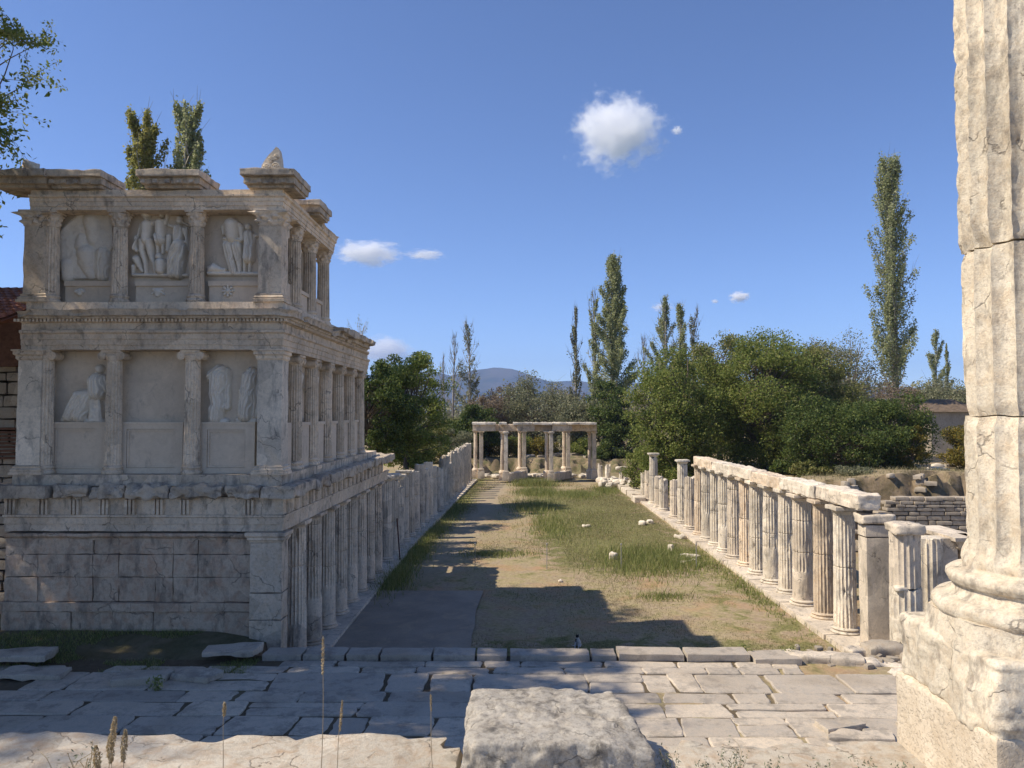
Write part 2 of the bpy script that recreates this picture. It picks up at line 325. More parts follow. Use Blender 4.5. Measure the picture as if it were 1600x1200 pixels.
# ================================================================= columns
def shaft(r0, r1, h, nf=20, sub=5, dz=.16, plain=0., joints=(), seed=0, wear=.012, rough_top=.02, fd=.10, gap=.03, broken=0., lean=0):
    nz = max(6, int(h/dz)); zs = set(np.round(np.linspace(0, h, nz), 4))
    for j in joints: zs |= {round(j-.018, 4), round(j, 4), round(j+.018, 4)}
    if plain: zs |= {round(plain-.02, 4), round(plain+.02, 4)}
    zs = np.array(sorted(z for z in zs if 0 <= z <= h)); nA = nf*sub
    a = np.arange(nA)*2*math.pi/nA; u = (np.arange(nA) % sub)/sub
    fl = np.sin(math.pi*u)**.65
    A, Z = np.meshgrid(a, zs); R = r0+(r1-r0)*(Z/h)**1.2
    on = ss(plain-.03, plain+.03, Z) if plain else np.ones_like(Z)
    rs = np.random.RandomState(seed); ja = [rs.uniform(0, 6.28) for _ in range(9)]
    P = np.stack([np.cos(A)*1.3, np.sin(A)*1.3, Z*1.6], -1)
    patch = ss(.35, .85, fbm(P*1.1+seed*5.1, 3, seed)+.2*wear/.012-.2)
    R = R*(1-fd*fl*on*(1-.75*patch))
    R = R-wear*.45*fbm(P*2+seed, 2, seed+5)-wear*1.6*patch-wear*.35*vn(P*14, seed+8)
    R = R-r0*.22*ss(.85, 1.15, fbm(P*1.7+seed*2.3, 3, seed+11))
    for j in joints:
        R = R-gap*(np.abs(Z-j) < .004)-.02*ss(.3, .9, fbm(P*2+j, 2, seed+3))*(np.abs(Z-j) < .1)
    Zt = Z.copy()
    if broken:
        f = ss(.55, 1, Z/h); Zt = Z-broken*f*(np.clip(fbm(P*np.array([1.3, 1.3, 0])+seed*1.9, 3, seed+7)+.4, 0, 1.6))
    Zt[-1] += rough_top*fbm(P[-1]*4+seed, 3, seed+9)
    mb = MB(); G = np.stack([R*np.cos(A)+lean*Z, R*np.sin(A), Zt], -1); mb.grid(G, True)
    t = G[-1]; c = t.mean(0); r2 = c+(t-c)*.5; r2[:, 2] += rough_top*1.5*fbm(r2*9+seed, 2, seed+2); n = mb.n
    mb.add(np.concatenate([t, r2, [c]]), [(i, (i+1) % nA, nA+(i+1) % nA, nA+i) for i in range(nA)]+[(nA+i, nA+(i+1) % nA, 2*nA) for i in range(nA)])
    return mb
def base_mb(r, h, seed=0, plinth=False, seg=28, amp=.008):
    k = h; p = [(r*.9, 0), (r*1.22, 0), (r*1.30, k*.10), (r*1.32, k*.22), (r*1.28, k*.34), (r*1.17, k*.42), (r*1.10, k*.50), (r*1.12, k*.60), (r*1.20, k*.66), (r*1.22, k*.76), (r*1.17, k*.88), (r*1.05, k*.94), (r*1.0, k), (r*.8, k)]
    mb = MB(); mb.lathe(p, seg); V = mb.v[0]; V[:, :2] *= (1+amp/r*fbm(V*5+seed*7, 2, seed))[:, None]
    V[:, :2] *= (1-.12*ss(.55, 1.1, fbm(V*3+seed*3, 2, seed+4)))[:, None]
    if plinth: mb.rock((0, 0, -.05), (r*2.7, r*2.7, .1), 3, .006, .1, seed)
    return mb
def doric_cap(r, h=.24, seed=0):
    mb = MB(); mb.lathe([(r*.9, 0), (r*1.0, 0), (r*1.02, h*.15), (r*1.06, h*.2), (r*1.18, h*.42), (r*1.24, h*.52), (r*1.0, h*.55)], 24)
    mb.rock((0, 0, h*.78), (r*2.62, r*2.62, h*.44), 5, .018, .10, seed, 5); return mb
def ionic_cap(r, rot=0):
    mb = MB(); mb.lathe([(r*.9, 0), (r*1.0, 0), (r*1.05, .05), (r*1.2, .09), (r*1.25, .13), (r, .15)], 20)
    mb.rock((0, 0, .225), (r*2.7, r*2.3, .06), 3, .004, .1, 3)
    mb.rock((0, 0, .165), (r*2.5, r*1.9, .08), 3, .004, .2, 4)
    for sx in (-1, 1):      # volutes: rolls with a stepped spiral face
        cx = sx*r*1.28; n = 14
        for (rr, yy) in ((.095, r*1.0), (.065, r*1.10), (.03, r*1.2)):
            pts = []
            for sgn in (-1, 1):
                for k in range(n):
                    q = 2*math.pi*k/n; pts.append((cx+rr*math.cos(q), sgn*yy, .125+rr*math.sin(q)))
            f = [tuple(range(n)), tuple(range(2*n-1, n-1, -1))]+[(k, k+n, (k+1) % n+n, (k+1) % n) for k in range(n)]
            mb.add(pts, f)
    return mb
def corinth(r, h=.36, sqr=False, w=None, d=None):
    seg = 48; nz = 16; A, T = np.meshgrid(np.arange(seg)*2*math.pi/seg, np.linspace(0, 1, nz))
    R = r*(1.0+.28*T**2.2)
    l1 = np.clip(np.cos(A*8), 0, 1)**.6*np.exp(-((T-.30)/.13)**2); l2 = np.clip(np.cos(A*8+math.pi), 0, 1)**.6*np.exp(-((T-.60)/.12)**2); l3 = np.clip(np.cos(A*4+math.pi), 0, 1)**3*np.exp(-((T-.86)/.1)**2)
    R = R+r*(.26*l1+.28*l2+.5*l3)+r*.10*vn(np.stack([np.cos(A)*5, np.sin(A)*5, T*9], -1), 3)*ss(0, .2, T)
    X, Y = R*np.cos(A), R*np.sin(A)
    if sqr:
        m = np.maximum(np.abs(np.cos(A)), np.abs(np.sin(A))); X, Y = X/m*(w/2/r), Y/m*(d/2/r)
    mb = MB(); mb.grid(np.stack([X, Y, T*h*.86], -1), True)
    ww, dd = ((w or 2*r)*1.32, (d or 2*r)*1.32); mb.rock((0, 0, h*.93), (ww, dd, h*.14), 4, .008, .2, 5, 6); return mb
# ================================================================= sweep profile along an L path
def sweep(prof, pts, seed=0, amp=.006, step=.18, worn=.0):
    """prof: (outward offset, z) ; pts: plan polyline walked with the outside on the right hand"""
    pts = [np.array(p, float) for p in pts]; P2 = []; N2 = []
    nn = []
    for i in range(len(pts)-1):
        d = pts[i+1]-pts[i]; d /= np.linalg.norm(d); nn.append(np.array([d[1], -d[0]]))
    for i in range(len(pts)-1):
        L = np.linalg.norm(pts[i+1]-pts[i]); k = max(1, int(L/step))
        for j in range(k+(1 if i == len(pts)-2 else 0)):
            q = pts[i]+(pts[i+1]-pts[i])*j/k; n = nn[i]
            if j == 0 and i > 0: n = (nn[i-1]+nn[i]); n = n/ (n@nn[i])
            P2.append(q); N2.append(n)
    P2 = np.array(P2); N2 = np.array(N2); pr = np.array(prof, float)
    V = np.zeros((len(P2), len(pr), 3)); V[..., :2] = P2[:, None]+N2[:, None]*pr[None, :, 0:1]; V[..., 2] = pr[None, :, 1]
    nz = fbm(V*4+seed*3, 3, seed)*amp
    if worn: nz = nz-worn*ss(.15, .7, fbm(V*np.array([1.6, 1.6, 2.5])+seed, 3, seed+3))*(pr[None, :, 0]-pr[:, 0].min())/(np.ptp(pr[:, 0])+1e-6)
    V[..., :2] += N2[:, None]*nz[..., None]; V[..., 2] += nz*.4
    mb = MB(); mb.grid(V); a, b = V.shape[:2]
    mb.f.append(tuple(range(b))); mb.f.append(tuple((a-1)*b+i for i in range(b-1, -1, -1)))
    return mb
# ================================================================= relief by height field
def relief(shapes, conv, name, parent, plane, depth=.16, res=.014, axis='Y', mat='relief', seed=0, fold=.0, out=-1):
    """shapes: capsules (x1,y1,r1,x2,y2,r2[,drape]) or polygons [pts,h]; conv maps measured coordinates to (u, z) metres"""
    C = []; S = None
    for s in shapes:
        if isinstance(s[0], (list, tuple)):
            C.append(('p', np.array([conv(*p) for p in s[0]]), s[1])); continue
        if len(s) == 3: s = (*s, *s)
        a = conv(s[0], s[1]); b = conv(s[3], s[4]); k = abs(conv(1, 0)[0]-conv(0, 0)[0])
        C.append(('c', np.array(a), np.array(b), s[2]*k, s[5]*k, s[6] if len(s) > 6 else 0))
    lo = np.array([9e9, 9e9]); hi = -lo
    for c in C:
        if c[0] == 'p': lo = np.minimum(lo, c[1].min(0)); hi = np.maximum(hi, c[1].max(0))
        else:
            r = max(c[3], c[4]); lo = np.minimum(lo, np.minimum(c[1], c[2])-r); hi = np.maximum(hi, np.maximum(c[1], c[2])+r)
    us = np.arange(lo[0]-res*2, hi[0]+res*3, res); vs = np.arange(lo[1]-res*2, hi[1]+res*3, res); Ug, Vg = np.meshgrid(us, vs)
    H = np.full(Ug.shape, -1.); PP = np.stack([Ug, Vg], -1)
    for c in C:
        if c[0] == 'p':
            pl = c[1]; ins = np.zeros(Ug.shape, bool); n = len(pl); dm = np.full(Ug.shape, 9.)
            for i in range(n):
                p, q = pl[i], pl[(i+1) % n]
                cond = ((p[1] > Vg) != (q[1] > Vg)); xx = (q[0]-p[0])*(Vg-p[1])/(q[1]-p[1]+1e-9)+p[0]; ins ^= cond & (Ug < xx)
                d = q-p; tt = np.clip(((PP-p)@d)/(d@d+1e-9), 0, 1); dm = np.minimum(dm, np.linalg.norm(PP-p-tt[..., None]*d, axis=-1))
            h = c[2]*(.75+.25*ss(0, .06, dm))+.3*c[2]*fbm(np.stack([Ug*3, Vg*3, Ug*0+seed], -1), 4, seed)*ss(0, .1, dm)
            h = np.where(ins, h, -1)
        else:
            a, b, r1, r2, dr = c[1:]; d = b-a; L2 = d@d+1e-9; tt = np.clip(((PP-a)@d)/L2, 0, 1); r = r1+(r2-r1)*tt
            ds = np.linalg.norm(PP-a-tt[..., None]*d, axis=-1); h = np.where(ds < r, np.sqrt(np.maximum(r*r-ds*ds, 0))*1.0+.02, -1)
            if dr:
                nx = np.array([-d[1], d[0]])/math.sqrt(L2); cr = (PP-a)@nx; al = (PP-a)@d/math.sqrt(L2)
                w = np.sin((cr*(1+.25*vn(np.stack([al*5, cr*3, cr*0], -1), 2))+.12*dr*al)*85+2*vn(np.stack([cr*6, al*4, cr*0+seed], -1), 1))
                h = np.where(h > 0, h+.013*w, h)
        H = np.maximum(H, h)
    msk = H > 0; Hc = np.where(msk, H, 0)
    K = Hc.copy()
    for _ in range(0): K = (K*4+np.roll(K, 1, 0)+np.roll(K, -1, 0)+np.roll(K, 1, 1)+np.roll(K, -1, 1))/8
    sc = depth/max(K.max(), 1e-6); K = K*sc+.006*fbm(np.stack([Ug*14, Vg*14, Ug*0], -1), 3, seed)*msk
    I = np.arange(K.size).reshape(K.shape); use = msk[:-1, :-1] | msk[1:, :-1] | msk[:-1, 1:] | msk[1:, 1:]
    q = np.stack([I[:-1, :-1], I[:-1, 1:], I[1:, 1:], I[1:, :-1]], -1)[use]
    off = plane+out*np.where(msk, K, -.015)
    V = np.stack([Ug, off, Vg], -1) if axis == 'Y' else np.stack([off, Ug, Vg], -1)
    ids = np.unique(q); rm = np.zeros(K.size, int); rm[ids] = np.arange(len(ids))
    mb = MB(); mb.add(V.reshape(-1, 3)[ids], rm[q]); o = mb.build(name, M[mat], parent, smooth=True); return o
def clone(o, parent=None, loc=None):
    c = o.copy(); COL.objects.link(c); c.parent = parent
    if loc is not None: c.location = loc
    for ch in o.children:
        clone(ch, c)
    return c
ORD = ['first','second','third','fourth','fifth','sixth','seventh','eighth','ninth','tenth','eleventh','twelfth','thirteenth','fourteenth','fifteenth','sixteenth','seventeenth','eighteenth','nineteenth','twentieth','twenty-first','twenty-second','twenty-third','twenty-fourth','twenty-fifth','twenty-sixth']
# ================================================================= the tall reconstructed building
YF = 17.2
bx = lambda px: (px-813)/F*YF
B = empty('ruined_building', (-8.3, YF, 0), 'three storey marble building with columns and carved figures, tallest ruin left of the grass court', 'building')
r_ = np.random.RandomState(3)
# --- storey 1: ashlar wall
mb = MB(); rows = [(1.0,1.66,.05,[0,110,175,240,392]),(1.66,1.86,.09,[0,128,205,300,392]),(1.86,2.41,0,[2,54,105,141,182,240,268,307,392]),(2.41,2.92,0,[2,54,141,182,268,307,392]),(2.92,3.26,0,[2,54,141,182,268,307,392])]
sd = 0
for z0, z1, off, xs in rows:
    for a, b in zip(xs[:-1], xs[1:]):
        sd += 1; g = .002+.004*r_.rand()**2; x0, x1 = bx(a)+g, bx(b)-g; y0 = YF+.14-off+.02*r_.randn()*.6
        mb.rock(((x0+x1)/2, y0+.25, (z0+z1)/2), (x1-x0, .5, z1-z0-.008), 10, .020, .035, sd, 4.5)
mb.build('ashlar_wall', M['wall'], B, smooth=35)
mb = sweep([(-.4, 3.24), (.02, 3.24), (.02, 3.28), (.06, 3.30), (.10, 3.34), (.10, 3.40), (-.4, 3.40)], [(bx(2), YF+.14), (bx(390), YF+.14)], 3, .008, worn=.05)
mb.build('wall_moulding', M['wall'], B, smooth=35)
P_ = empty('corner_pier', (0,0,0)); P_.parent = B; P_.location = (bx(417)+8.3, .25, 0)
def child(mb, name, mat, par, **k):      # world-metre geometry under a nested empty or mesh
    o = mb.build(name, M[mat], None, smooth=k.pop('smooth', 35)); o.parent = par
    w = Vector((0,0,0)); q = par
    while q is not None: w += q.location; q = q.parent
    o.location = -w; return o
mb = MB()
for z0, z1 in ((-.1,1.48),(1.5,2.08),(2.1,3.2)):
    mb.rock((bx(416.5), YF+.26, (z0+z1)/2), (.72, .48, z1-z0), 10, .014, .03, int(z1*10), 3)
child(mb, 'pier_shaft', 'marble', P_)
mb = sweep([(-.2, 3.2), (.0, 3.2), (.02, 3.25), (.05, 3.27), (.05, 3.31), (.09, 3.36), (.09, 3.43), (-.2, 3.43)], [(bx(391), YF+.3), (bx(391), YF+.03), (bx(442), YF+.03), (bx(442), YF+.5)], 5, .005)
child(mb, 'pier_capital', 'marble', P_)
# --- storey 1 entablature
CX = -5.34
L1 = [(bx(0), YF+.12), (CX, YF+.12), (CX, 31.0)]
sweep([(-.6, 3.44), (.0, 3.44), (.0, 3.60), (.025, 3.605), (.03, 3.74), (.07, 3.76), (.07, 3.81), (-.6, 3.81)], L1, 1, .010, worn=.03).build('doric_architrave', M['marble'], B, smooth=30)
L1b = [(bx(0), YF+.12), (CX, YF+.12), (CX, 29.6)]
sweep([(-.6, 3.805), (.02, 3.805), (.02, 4.20), (-.6, 4.20)], L1b, 2, .008).build('doric_frieze', M['marble'], B, smooth=30)
mb = MB()
def trig(cx, cy, ax):
    w = .26
    for k in (-1, 0, 1):
        o = k*.088
        if ax == 'f': mb.rock((cx+o, cy-.03, 3.99), (.060, .12, .34), 2, .006, .2, int(cx*100)+k, 8)
        else: mb.rock((cx, cy+o, 3.99), (.10, .062, .34), 2, .006, .2, int(cy*100)+k, 8)
    if ax == 'f': mb.box(cx-w/2, cx+w/2, cy-.025, cy+.05, 3.845, 4.17)
    else: mb.box(cx-.05, cx+.025, cy-w/2, cy+w/2, 3.845, 4.17)
for px in (13,64,113.5,160,201.6,245.6,287,388): trig(bx(px), YF+.10, 'f')
y = YF+.45
while y < 29.5: trig(CX+.03, y, 's'); y += .62
mb.build('triglyphs', M['marble'], B, smooth=30)['kind'] = 'stuff'
mb = MB()
for i, (a, b, p) in enumerate([(-30,80,.34),(86,141,.24),(145,196,.22),(202,268,.27),(270,352,.28),(357,408,.26)]):
    mb.rock(((bx(a)+bx(b))/2, YF+.12-p/2+.2, 4.345), (bx(b)-bx(a), p+.5, .28), 16, .02 if i == 0 else .09, .05 if i == 0 else .16, 60+i, 5.5)
y = YF-.2
k = 0
while y < 29.3:
    L = .9+.7*r_.rand(); rg = .35+.6*r_.rand(); mb.rock((CX-.05, y+L/2, 4.34), (.78-.08*r_.rand(), L*.985, .28), 10, .05+.03*rg, .12+.1*r_.rand(), 80+k, 4); y += L; k += 1
mb.build('broken_cornice', M['crust'], B, smooth=40)
# doric columns along the court side
dm = [None]*4
for k in range(8):
    c = empty('column', (0,0,0)); c.parent = B; c.location = (-5.58+8.3, 19.15+1.5*k-YF, 0)
    s = shaft(.295, .255, 3.13, plain=1.05 if k % 3 else .8, joints=((2.2,), (1.9, 3.0), (1.6,), (1.75,))[k % 4], seed=20+k, wear=.012)
    put('shaft', s.mesh('shaft', 50), M['marble'], c, (0,0,.14)); put('column_base', base_mb(.28, .15, k).mesh('column_base', 40), M['marble'], c)
    put('capital', doric_cap(.25, .18, k).mesh('capital', 40), M['marble'], c, (0,0,3.265))
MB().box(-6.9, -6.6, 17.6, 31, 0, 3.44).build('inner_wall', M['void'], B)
mb = MB()
for k in range(8): mb.rock((-6.35, 19.15+1.5*k, 1.7), (.5, .42, 3.4), 6, .02, .05, 300+k)
mb.build('inner_piers', M['wall'], B, smooth=35)
MB().box(bx(6), -6.9, YF+.45, 30.9, 0, 4.3).build('core_wall', M['wall'], B)
# --- storey 2
L2 = [(bx(20), YF+.02), (-5.28, YF+.02), (-5.28, 27.6)]
sweep([(-1.2, 4.46), (.0, 4.46), (.0, 4.71), (-1.2, 4.71)], L2, 4, .012, worn=.02).build('upper_step', M['crust'], B, smooth=35)
MB().box(bx(20), -5.5, YF+.3, 29.4, 4.3, 4.66).build('floor_slab', M['marble'], B)
def wallbox(x0, x1, y0, y1, z0, z1, name, m): MB().box(x0, x1, y0, y1, z0, z1).build(name, M[m], B)
wallbox(bx(30), -5.88, YF+.62, 26.7, 4.60, 8.2, 'niche_wall', 'niche'); wallbox(bx(40), -5.88, YF+.60, 21.8, 8.35, 11.1, 'upper_niche_wall', 'niche')
def column(px, y, z0, h, r, order, seed, X=None, half=False):
    X = U(px, 400 if z0 > 8 else 640, YF+.26)[0]+(.14 if z0 > 8 else .07) if X is None else X
    c = empty('column', (0,0,0)); c.parent = B; c.location = (X+8.3, y-YF, z0)
    ch = {'i': .26, 'c': .36}[order]
    put('column_base', base_mb(r*.95, .20, seed, True).mesh('column_base', 40), M['marble'], c)
    put('shaft', shaft(r, r*.88, h-.20-ch, nf=18, dz=.2, seed=seed, wear=.006, rough_top=0, fd=.12).mesh('shaft', 50), M['marble'], c, (0,0,.20))
    put('capital', (ionic_cap(r*.9) if order == 'i' else corinth(r*.92, ch)).mesh('capital', 35), M['marble'], c, (0,0,h-ch), (0,0,0) if y < 18 else (0,0,math.pi/2)); return c
def pier(x0, x1, y0, y1, z0, z1, order, seed):
    c = empty('corner_pier', (0,0,0)); c.parent = B; c.location = ((x0+x1)/2+8.3, (y0+y1)/2-YF, z0)
    m = MB(); m.rock(((x0+x1)/2, (y0+y1)/2, (z0+z1)/2), (x1-x0, y1-y0, z1-z0-.3), 12, .012, .025, seed, 2.5)
    child(m, 'pier_shaft', 'grey' if order == 'i' else 'marble', c)
    rc = [(x0, y1), (x0, y0), (x1, y0), (x1, y1)]
    child(sweep([(-.1, z0), (.10, z0), (.10, z0+.06), (.07, z0+.07), (.08, z0+.11), (.04, z0+.15), (.05, z0+.18), (.0, z0+.21), (-.1, z0+.21)], rc, seed, .004, worn=.02), 'pier_base', 'marble', c)
    if order == 'i': child(sweep([(-.1, z1-.24), (.0, z1-.24), (.03, z1-.2), (.03, z1-.14), (.07, z1-.11), (.07, z1-.04), (.10, z1-.03), (.10, z1), (-.1, z1)], rc, seed, .004), 'pier_capital', 'marble', c)
    else: put('pier_capital', corinth(.2, .36, True, x1-x0+.02, y1-y0+.02).mesh('pier_capital', 35), M['marble'], c, (0, 0, z1-z0-.36))
    return c
Z2a, Z2b = 4.71, 7.53
for i, px in enumerate((70, 177, 300)): column(px, YF+.28, Z2a, Z2b-Z2a, .185, 'i', 40+i)
pier(bx(22), bx(60), YF+.08, YF+.62, Z2a, Z2b, 'i', 50); pier(bx(403), bx(442), YF+.08, YF+.58, Z2a, Z2b, 'i', 51)
for k in range(6): column(0, 19.0+1.52*k, Z2a, Z2b-Z2a, .195, 'i', 60+k, X=-5.52)
# pedestals with framed panels
def pedestal(a, b, z0, z1, fa, fb, fz0, fz1, sd):
    q_ = (YF+.40)/YF; x0, x1 = bx(a)*q_, bx(b)*q_; y0 = YF+.40; X0, X1 = bx(fa)*q_, bx(fb)*q_; m = MB(); z1 = CAMZ-(663-645)/F*(YF+.4)
    m.box(x0, x1, y0+.05, YF+.62, z0, z1-.001)
    for (p, q, r, s) in ((x0, X0, z0, z1), (X1, x1, z0, z1), (X0, X1, z0, fz0), (X0, X1, fz1, z1)): m.box(p, q, y0, y0+.051, r, s)
    m.box(x0-.01, x1+.01, y0-.02, YF+.62, z1, z1+.05)
    g = .05
    for (p, q, r, s) in ((X0+.01, X0+g, fz0+g, fz1-g), (X1-g, X1-.01, fz0+g, fz1-g), (X0+.01, X1-.01, fz0+.01, fz0+g), (X0+.01, X1-.01, fz1-g, fz1-.01)): m.box(p, q, y0+.02, y0+.06, r, s)
    m.build('pedestal', M['niche'], B)
zf = lambda py: CAMZ-(py-645)/F*YF
pedestal(78, 166, Z2a, zf(663), 86, 151, zf(735), zf(670), 1); pedestal(189, 289, Z2a, zf(663), 200, 277, zf(733), zf(671), 2); pedestal(313, 402, Z2a, zf(663), 327, 387, zf(733), zf(672), 3)
Lx = [(bx(28), YF+.05), (-5.30, YF+.05), (-5.30, 26.95)]
sweep([(-.7, 7.53), (-.0, 7.53), (.0, 7.63), (.02, 7.635), (.02, 7.76), (.04, 7.765), (.045, 7.88), (.09, 7.91), (.09, 7.96), (.0, 7.98), (.0, 8.13), (.05, 8.15), (.05, 8.22), (-.7, 8.22)], Lx, 7, .007, worn=.03).build('ionic_architrave', M['marble'], B, smooth=30)
sweep([(-.9, 8.22), (.14, 8.22), (.16, 8.26), (.24, 8.28), (.24, 8.36), (.28, 8.42), (-.9, 8.42)], Lx[:2]+[(-5.30, 26.2)], 8, .014, step=.1, worn=.10).build('ionic_cornice', M['crust'], B, smooth=35)
mb = MB(); x = bx(20)
while x < -5.2: mb.box(x, x+.045, YF-.06, YF+.02, 8.155, 8.22); x += .085
y = YF
while y < 26.7: mb.box(-5.27, -5.19, y, y+.045, 8.155, 8.22); y += .085
mb.build('dentil_band', M['marble'], B)['kind'] = 'stuff'
mb = MB()
for k in range(9): mb.rock((-5.12, 21.9+.52*k, 8.47), (.45, .5, .14+.12*r_.rand()), 5, .05, .2, 400+k, 5)
mb.build('broken_cornice', M['crust'], B, smooth=40)
# --- storey 3
L3 = [(bx(40), YF+.04), (-5.22, YF+.04), (-5.22, 22.3)]
sweep([(-1.2, 8.40), (.0, 8.40), (.0, 8.61), (-1.2, 8.61)], L3, 9, .010, worn=.02).build('upper_step', M['marble'], B, smooth=35)
Z3a, Z3b = 8.61, 10.72
for i, px in enumerate((80, 187, 307)): column(px, YF+.28, Z3a, Z3b-Z3a, .175, 'c', 90+i)
pier(bx(32), bx(68), YF+.08, YF+.60, Z3a, Z3b, 'c', 52); pier(bx(407), bx(444), YF+.08, YF+.58, Z3a, Z3b, 'c', 53)
for k in range(3): column(0, 19.0+1.42*k, Z3a, Z3b-Z3a, .185, 'c', 100+k, X=-5.50)
for i, (a, b) in enumerate(((85, 174), (200, 294), (319, 404))):
    x0, x1 = bx(a), bx(b); m = MB(); m.box(x0, x1, YF+.45, YF+.60, Z3a, zf(440)); m.box(x0-.01, x1+.01, YF+.41, YF+.60, zf(440), zf(432)); m.build('pedestal', M['niche'], B)
Lt = [(bx(42), YF+.06), (-5.26, YF+.06), (-5.26, 22.05)]
sweep([(-.7, 10.72), (.0, 10.72), (.0, 10.80), (.02, 10.805), (.02, 10.90), (.04, 10.905), (.04, 10.98), (.09, 11.01), (.09, 11.05), (.0, 11.07), (.0, 11.18), (-.7, 11.18)], Lt, 12, .007, worn=.03).build('top_architrave', M['marble'], B, smooth=30)
sweep([(-.1, 11.06), (.09, 11.06), (.13, 11.16), (.17, 11.19), (-.1, 11.2)], [(-5.26, 20.3), (-5.26, 22.05)], 13, .01, worn=.05).build('top_moulding', M['marble'], B, smooth=30)
mb = MB()
def cchunk(x0, x1, y0, y1, z, sd, mod='f'):
    # flaring slab carried on small blocks
    cx, cyy = (x0+x1)/2, (y0+y1)/2
    mb.rock((cx, cyy, z+.27), (x1-x0, y1-y0, .16), 10, .03, .10, sd, 4)
    mb.rock((cx, cyy+.04, z+.13), ((x1-x0)*.93, (y1-y0)*.84, .16), 8, .02, .10, sd+1, 4)
    mb.rock((cx, cyy+.07, z+.05), ((x1-x0)*.86, (y1-y0)*.70, .12), 6, .01, .06, sd+2, 4)
YB = [(bx(-12), bx(82), YF-.38, YF+.8, 11.19, 500, -4), (bx(76), bx(168), YF-.32, YF+.8, 11.19, 510, 84), (bx(221), bx(322), YF-.30, YF+.9, 11.20, 520, 228), (bx(386), -4.88, YF-.36, 18.25, 11.19, 530, 392), (-5.9, -4.92, 19.2, 20.4, 11.16, 540, None)]
for x0, x1, y0, y1, z, sd, pb in YB:
    mb = MB(); cchunk(x0, x1, y0, y1, z, sd)
    if pb is not None:
        x = bx(pb)
        while x < x1-.2: mb.rock((x+.06, YF-.14, 11.29), (.11, .24, .09), 2, .006, .15, int(x*50) % 999); x += .27
    if sd == 530:
        for y in (17.15, 17.42, 17.7, 17.97): mb.rock((-5.08, y, 11.29), (.24, .11, .09), 2, .006, .15, int(y*50))
    mb.build('top_cornice', M['crust'], B, smooth=40)
# akroterion : jagged carved slab with spirals
mb = MB(); ax, az = bx(431), 11.50; prof = [(-.24,0),(-.22,.18),(-.15,.30),(-.06,.42),(.02,.50),(.10,.60),(.16,.56),(.20,.36),(.22,.16),(.23,0)]
n = len(prof); mb.add([(ax+a, YF-.12, az+b) for a, b in prof]+[(ax+a*1.0, YF+.08, az+b*.97) for a, b in prof], [tuple(range(n))]+[tuple(range(2*n-1, n-1, -1))]+[(k, k+n, (k+1) % n+n, (k+1) % n) for k in range(n)])
for cx, cz, rr in ((-.11,.12,.09),(.09,.14,.10),(0,.30,.08),(.12,.36,.07)):
    pts = [(ax+cx+rr*(1-t/22)*math.cos(t*.75), YF-.135, az+cz+rr*(1-t/22)*math.sin(t*.75)) for t in range(20)]; mb.tube(pts, .016, 5)
mb.build('palmette_finial', M['grey'], B, smooth=35)
mb = MB(); mb.rock((bx(50), YF-.05, 11.62), (.34, .3, .30), 8, .09, .45, 71, 5); mb.build('worn_finial', M['grey'], B, smooth=50)
# --- carved figures
def cv(k, ox, oy):
    sh = .14 if oy < 500 else .07
    return lambda x, y: (U(ox+x/k, oy+y/k, YF+.5)[0]+sh, U(ox+x/k, oy+y/k, YF+.5)[2])
c3 = cv(5.714, 180, 300)
G3 = [(268,205,36),(268,240,18,268,265,18),(285,300,52,275,430,46),(238,295,26,332,280,28),(235,290,25,205,380,18),(205,380,18,165,470,12),(335,275,24,400,262,16),(245,440,38,235,520,28),(235,520,28,265,640,20),(265,640,20,268,735,13),(300,440,40,312,560,26),(312,560,26,345,650,18),(345,650,18,350,735,12),
 (190,400,20,170,500,26,.5),(405,205,20),(375,260,22,430,262,22),(400,280,44,400,400,42),(390,405,48,400,430,50,.3),(372,450,20,372,540,13),(420,450,20,415,540,13),(440,280,15,458,200,12),(458,200,16,450,250,14),
 (570,260,30),(570,235,26),(560,330,42,560,420,42,.3),(570,470,56,.0) if False else (570,470,56),(560,480,56,510,610,44,.6),(510,610,44,500,735,38,.6),(590,500,50,560,735,44,.5),(520,310,18,470,292,13),(612,330,22,640,430,18),(640,430,17,595,462,14),(630,330,20,655,520,14,.4),
 (185,520,21),(185,600,36,212,660,24),(212,660,22,235,705,14),(160,665,25,150,725,14),(385,575,32),(400,630,44,400,700,40),(440,640,14,430,700,12),(150,738,16,640,742,16),(600,270,10,655,300,8),(480,400,30,470,520,25)]
relief(G3, c3, 'figure_group', B, YF+.60, .32, .010, seed=2)
relief([(1040,300,72,1040,400,58),(985,300,34,1100,300,34),(965,312,28,962,368,20),(1118,320,28,1126,420,22),(1126,420,20,1062,450,15),(985,425,34,1092,435,34,.5),(1000,480,45,1022,600,36,.7),(1022,600,36,1050,715,30,.7),(1080,480,45,1095,600,28,.4),(1095,600,26,1105,715,18),
 (1180,310,31),(1180,345,14,1180,350,14),(1185,375,42,1190,470,44,.2),(1190,500,50,1188,588,52,.7),(1150,610,18,1145,712,13),(1198,610,18,1192,712,13),(1150,372,15,1258,386,13),(1235,390,14,1225,470,12),(830,722,24,1272,728,18),([(815,672),(870,632),(950,676),(985,680),(985,712),(815,722)],.09)], c3, 'figure_pair', B, YF+.60, .32, .010, seed=5)
c4 = cv(6.668, 0, 300)
relief([([(870,190),(1150,190),(1170,560),(1130,640),(1110,900),(620,900),(600,700),(565,460),(620,380),(790,230)],.10),(840,480,60,830,560,70),(880,640,100,900,760,70),(1060,640,80,1050,860,70,.2),(690,760,80,690,880,70),(950,300,100,960,500,60),(860,720,70,930,860,50)], c4, 'broken_relief_slab', B, YF+.60, .20, .014, seed=9)
c2 = cv(4, 60, 540)
